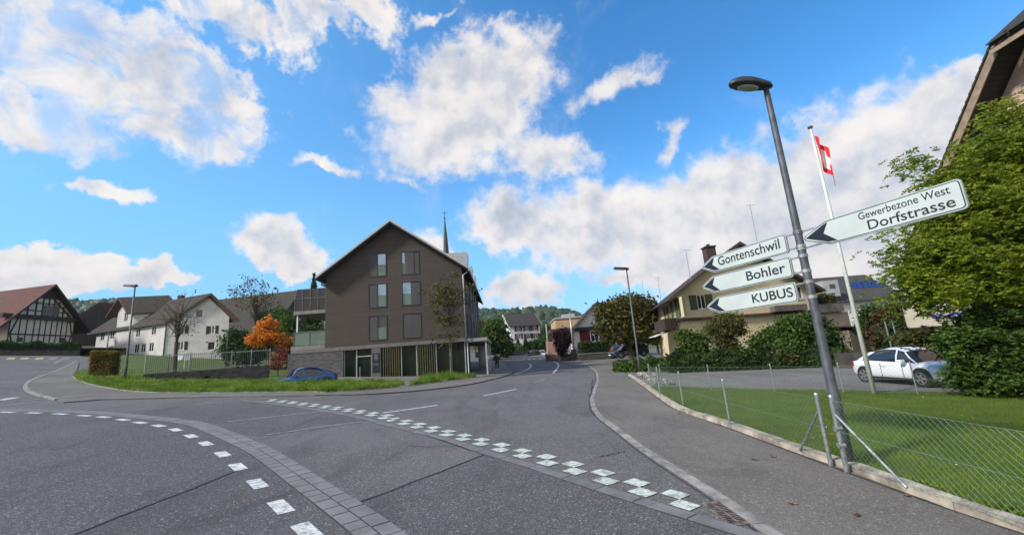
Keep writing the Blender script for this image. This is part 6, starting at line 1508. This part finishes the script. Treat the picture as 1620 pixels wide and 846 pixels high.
for i,(x,y) in enumerate(((1036,606),(1041,608),(1047,611),(1051,608),(1056,611),(1062,610),(1050,604),(1044,603),(1038,601),(1060,606))):
    p=gt(x,y); rock(p[0]+.1,p[1]+.1,tz(*p)+.1,random.uniform(.07,.13),('grey' if i%3 else 'whitish')+' rock on the yard edge just behind the wire fence',('grey' if i%3 else 'whitish')+' rocks behind the wire fence corner',ROCK[1] if i%3 else ROCK[2])

# ---------------------------------------------------------------- poles, bins, small things down the road
def pole(name,label,cat,px,py0,py1,Yd,r,mat,extra=None):
    a=at(px,py0,Yd); h=at(px,py1,Yd)[2]-a[2]; t=thing(name,label,cat,tuple(a)); MB().tube([(0,0,-.2),(0,0,h)],[r,r*.75],10).build('pole',mat,t,smooth=True)
    MB().tube([(0,0,h),(0,0,h+.08)],[r*1.1,r*.6],10).build('cap',DTRIM,t); return t,h
t,h=pole('signal_mast','grey mast with dark boxes at its foot by the red house wall','mast',908.5,567,493,58,.11,GALV)
MB().box(-.35,.35,-.3,.3,-.1,1.25).build('control_box',BLACKP,t,bevel=.04); MB().box(.5,.95,-.25,.25,-.1,.85).build('side_box',DTRIM,t,bevel=.03)
pole('post','pale mast left of the dark red bush at the bend','mast',868,560,512,68,.13,M_('mast_pale',(.32,.33,.33),.6,.1))
pole('post','dark thin post behind the clipped hedge at the far left','post',166,578,527,33,.05,POLED)
pole('post','thin dark post at the right corner of the farmhouse picket fence','post',357,582,529,36,.035,POLED)
# garden chairs on the farmhouse grass
for px_2 in (282,296):
    P=at(px_2,571,44); t=thing('garden_chair','white garden chair on the grass, left of the pair before the farmhouse' if px_2<290 else 'white garden chair on the grass, right of the pair before the farmhouse','chair',(P[0],P[1],at(px_2,573,44)[2]-.2),random.uniform(0,3),'white garden chairs before the farmhouse')
    MB().box(-.25,.25,-.25,.25,.42,.46).build('seat',WHITEP,t); MB().hexa([(-.25,.22,.46),(.25,.22,.46),(.25,.26,.46),(-.25,.26,.46)],[(-.25,.32,.95),(.25,.32,.95),(.25,.36,.95),(-.25,.36,.95)]).build('backrest',WHITEP,t)
    for a in (-.22,.22):
        for b in (-.22,.22): MB().bar((a,b,-.4),(a*.9,b*.9,.42),.04).build('leg',WHITEP,t)
# fallen leaves
LF=[M_('fallen_leaf_brown',(.11,.05,.025),.9,.3,20.),M_('fallen_leaf_tan',(.17,.10,.045),.9,.3,20.)]
lp=[(1193,729),(1255,800),(1357,819),(1436,788),(1075,655),(1223,724),(950,600),(960,720),(1168,683),(1302,742),(1120,690),(1030,640),(905,687),(1090,720),(988,660),(1390,770)]
LLAB=['fallen leaf midway between the checkered marking and the fence brace','fallen leaf on the footway left of the lowest kerb stones','fallen leaf by the kerb nearest the bottom right corner','fallen leaf against the kerb under the long fence brace','fallen leaf on the footway beside the second kerb stone from the rocks','fallen leaf at the kerb foot left of the short brace','fallen leaf high up the road near the small drain','fallen leaf in the road by the middle of the checkered marking','fallen leaf on the footway before the fourth fence post','fallen leaf by the kerb just under the lamp post','fallen leaf midway across the footway before the third fence post','fallen leaf on the footway beyond the second fence post','fallen leaf in the carriageway beside a thin crack','fallen leaf between pale kerb and footway middle','fallen leaf in the road beside the pale kerb bend','fallen leaf on the footway left of the last long kerb stone']
for i,(x,y) in enumerate(lp[:7]):
    p=gt(x,y); n_=9; r=random.uniform(.03,.055); a0=random.uniform(0,6); mb=MB()
    vs=[(r*(1.0 if k%2 else .62)*math.cos(a0+k*2*math.pi/n_)*1.3,r*(1. if k%2 else .62)*math.sin(a0+k*2*math.pi/n_),.012+.012*math.sin(k*1.7)) for k in range(n_)]+[(0,0,.004)]
    mb.add(vs,[(k,(k+1)%n_,n_) for k in range(n_)]); o=mb.build('fallen_leaf',LF[i%2],None,loc=(p[0],p[1],tz(*p)+.03)); sm=o.modifiers.new('s','SOLIDIFY'); sm.thickness=.002
    tag(o,LLAB[i],'leaf','fallen leaves on the asphalt')
# lawn specks: small white flowers as loose turf litter
P=rng.uniform([5.6,3],[16,15],(900,2)); P=P[inpoly(P,lawn_poly)][:45]; leafcloud('lawn_daisies',np.c_[P,[tz(*p)+.125 for p in P]],.024,M_('daisy',(.75,.75,.70)),None,flat=.8,aspect=1.)['kind']='stuff'
P=rng.uniform([5.2,3],[18,18],(4000,2)); P=P[inpoly(P,lawn_poly)][:220]; leafcloud('lawn_litter',np.c_[P,[tz(*p)+.115 for p in P]],.035,LF[1],None,flat=.7,aspect=1.6)['kind']='stuff'

# ---------------------------------------------------------------- wooded hills
prof=[(-900,485),(-300,480),(0,478),(105,470),(150,469),(200,471),(300,476),(380,478),(440,480),(470,486),(520,492),(600,492),(680,490),(750,487),(790,487),(815,488),(840,486),(860,484),(878,485),(895,489),(915,493),(935,497),(960,503),(1000,512),(1060,522),(1150,528),(1300,520),(1500,505),(1700,490),(2600,470)]
def hill_top(px): return np.interp(px,[p[0] for p in prof],[p[1] for p in prof])
YH=470.
cols=[]
for px in np.concatenate([np.arange(-850,-100,60),np.arange(-100,1700,12),np.arange(1700,2600,60)]):
    P=at(px,hill_top(px)+18,YH); cols.append((P[0],P[2]))
rows=[(250,0.0,1.15),(300,.18,1.),(350,.42,1.),(400,.70,1.),(440,.90,1.),(470,1.,1.),(520,.93,1.),(640,.4,1.)]
bg0=6.; vs=[];
for (Yr,f,_) in rows:
    for (X_,Zt) in cols:
        xx=X_*Yr/YH; b=tz(xx,Yr) if True else 0; b=min(b,14.)
        vs.append((xx,Yr+10*mn.noise((xx*.01,Yr*.01,0)),b-3+(Zt-b+3)*f+(3*mn.noise((xx*.02,Yr*.02,5)) if 0<f<1 else 0)))
nc=len(cols); fs=[(i*nc+j,i*nc+j+1,(i+1)*nc+j+1,(i+1)*nc+j) for i in range(len(rows)-1) for j in range(nc-1)]
hl_=MB().add(vs,fs).build('hills',M_('hill_ground',(.045,.07,.03),.95,.3,.05),None); hl_['kind']='structure'
VS=np.array(vs).reshape(len(rows),nc,3)
# forest: many small tree crowns over the slopes, one mass
n=6500; ii=rng.uniform(.6,5.4,n)**1.0; jj=rng.uniform(0,nc-1.01,n)
i0=ii.astype(int); j0=jj.astype(int); fi=(ii-i0)[:,None]; fj=(jj-j0)[:,None]
Q=VS[i0,j0]*(1-fi)*(1-fj)+VS[i0+1,j0]*fi*(1-fj)+VS[i0,j0+1]*(1-fi)*fj+VS[i0+1,j0+1]*fi*fj
bm=bmesh.new(); bmesh.ops.create_icosphere(bm,subdivisions=2,radius=1); iv=np.array([v.co[:] for v in bm.verts]); bmf=np.array([[v.index for v in f.verts] for f in bm.faces]); bm.free()
V_all=[];F_all=[];off=0
for q in Q:
    r=rng.uniform(3.0,6.0); con=rng.uniform()<.10
    if con: h=rng.uniform(8,11); vv=iv.copy(); k=(1-vv[:,2])/2; vv[:,:2]*=(.25+1.0*k)[:,None]*r*.62; vv[:,2]=(vv[:,2]+1)*h*.5
    else: vv=iv*[r,r,r*1.05]; vv[:,2]+=r*1.1
    vv=vv*(1+.13*rng.normal(size=(len(vv),1)).clip(-1.5,1.5))
    V_all.append(vv+q); F_all.append(bmf+off); off+=len(vv)
V_all=np.concatenate(V_all); F_all=np.concatenate(F_all)
me=bpy.data.meshes.new('forest'); me.vertices.add(len(V_all)); me.vertices.foreach_set('co',V_all.astype(np.float32).ravel()); me.loops.add(F_all.size); me.loops.foreach_set('vertex_index',F_all.astype(np.int32).ravel()); me.polygons.add(len(F_all)); me.polygons.foreach_set('loop_start',np.arange(0,F_all.size,3,dtype=np.int32)); me.update(calc_edges=True)
fo=link('forest',me,L_FAR,None,True); fo['kind']='stuff'
# mid distance trees before the hills, left of the barns and along the road
for lab,px,py,Yd,r,lm in [('dark tree behind the gap between barn and farmhouse',140,505,120,12,L_DARK),('green tree left above the round tree beyond the canopy',752,520,120,12,L_MID),('dark tree beyond the beige flat roofed building',872,525,130,10,L_DARK),('green tree between white house and pink building',866,540,105,7,L_MID),('tree crown right of the yellow house ridge mast',1040,520,62,12,L_OLIVE)]:
    ptree('tree',lab,(px,py+25),Yd,[(px,py,r,r),(px-r*.6,py+r*.5,r*.7,r*.7),(px+r*.6,py+r*.4,r*.7,r*.7)],160,18,.8,.6,lm,nl=10,lr=.08)

# ---------------------------------------------------------------- haze between the near houses and the hills
m_,t_=newmat('haze_air'); v_=t_.n('ShaderNodeVolumePrincipled',{'Color':(.72,.82,.95,1),'Density':.00013,'Anisotropy':.2}); t_.n('ShaderNodeOutputMaterial',{'Volume':v_.outputs[0]})
hz=MB().box(-1500,1500,-80,1000,-10,150).build('haze',m_,None); hz['kind']='stuff'
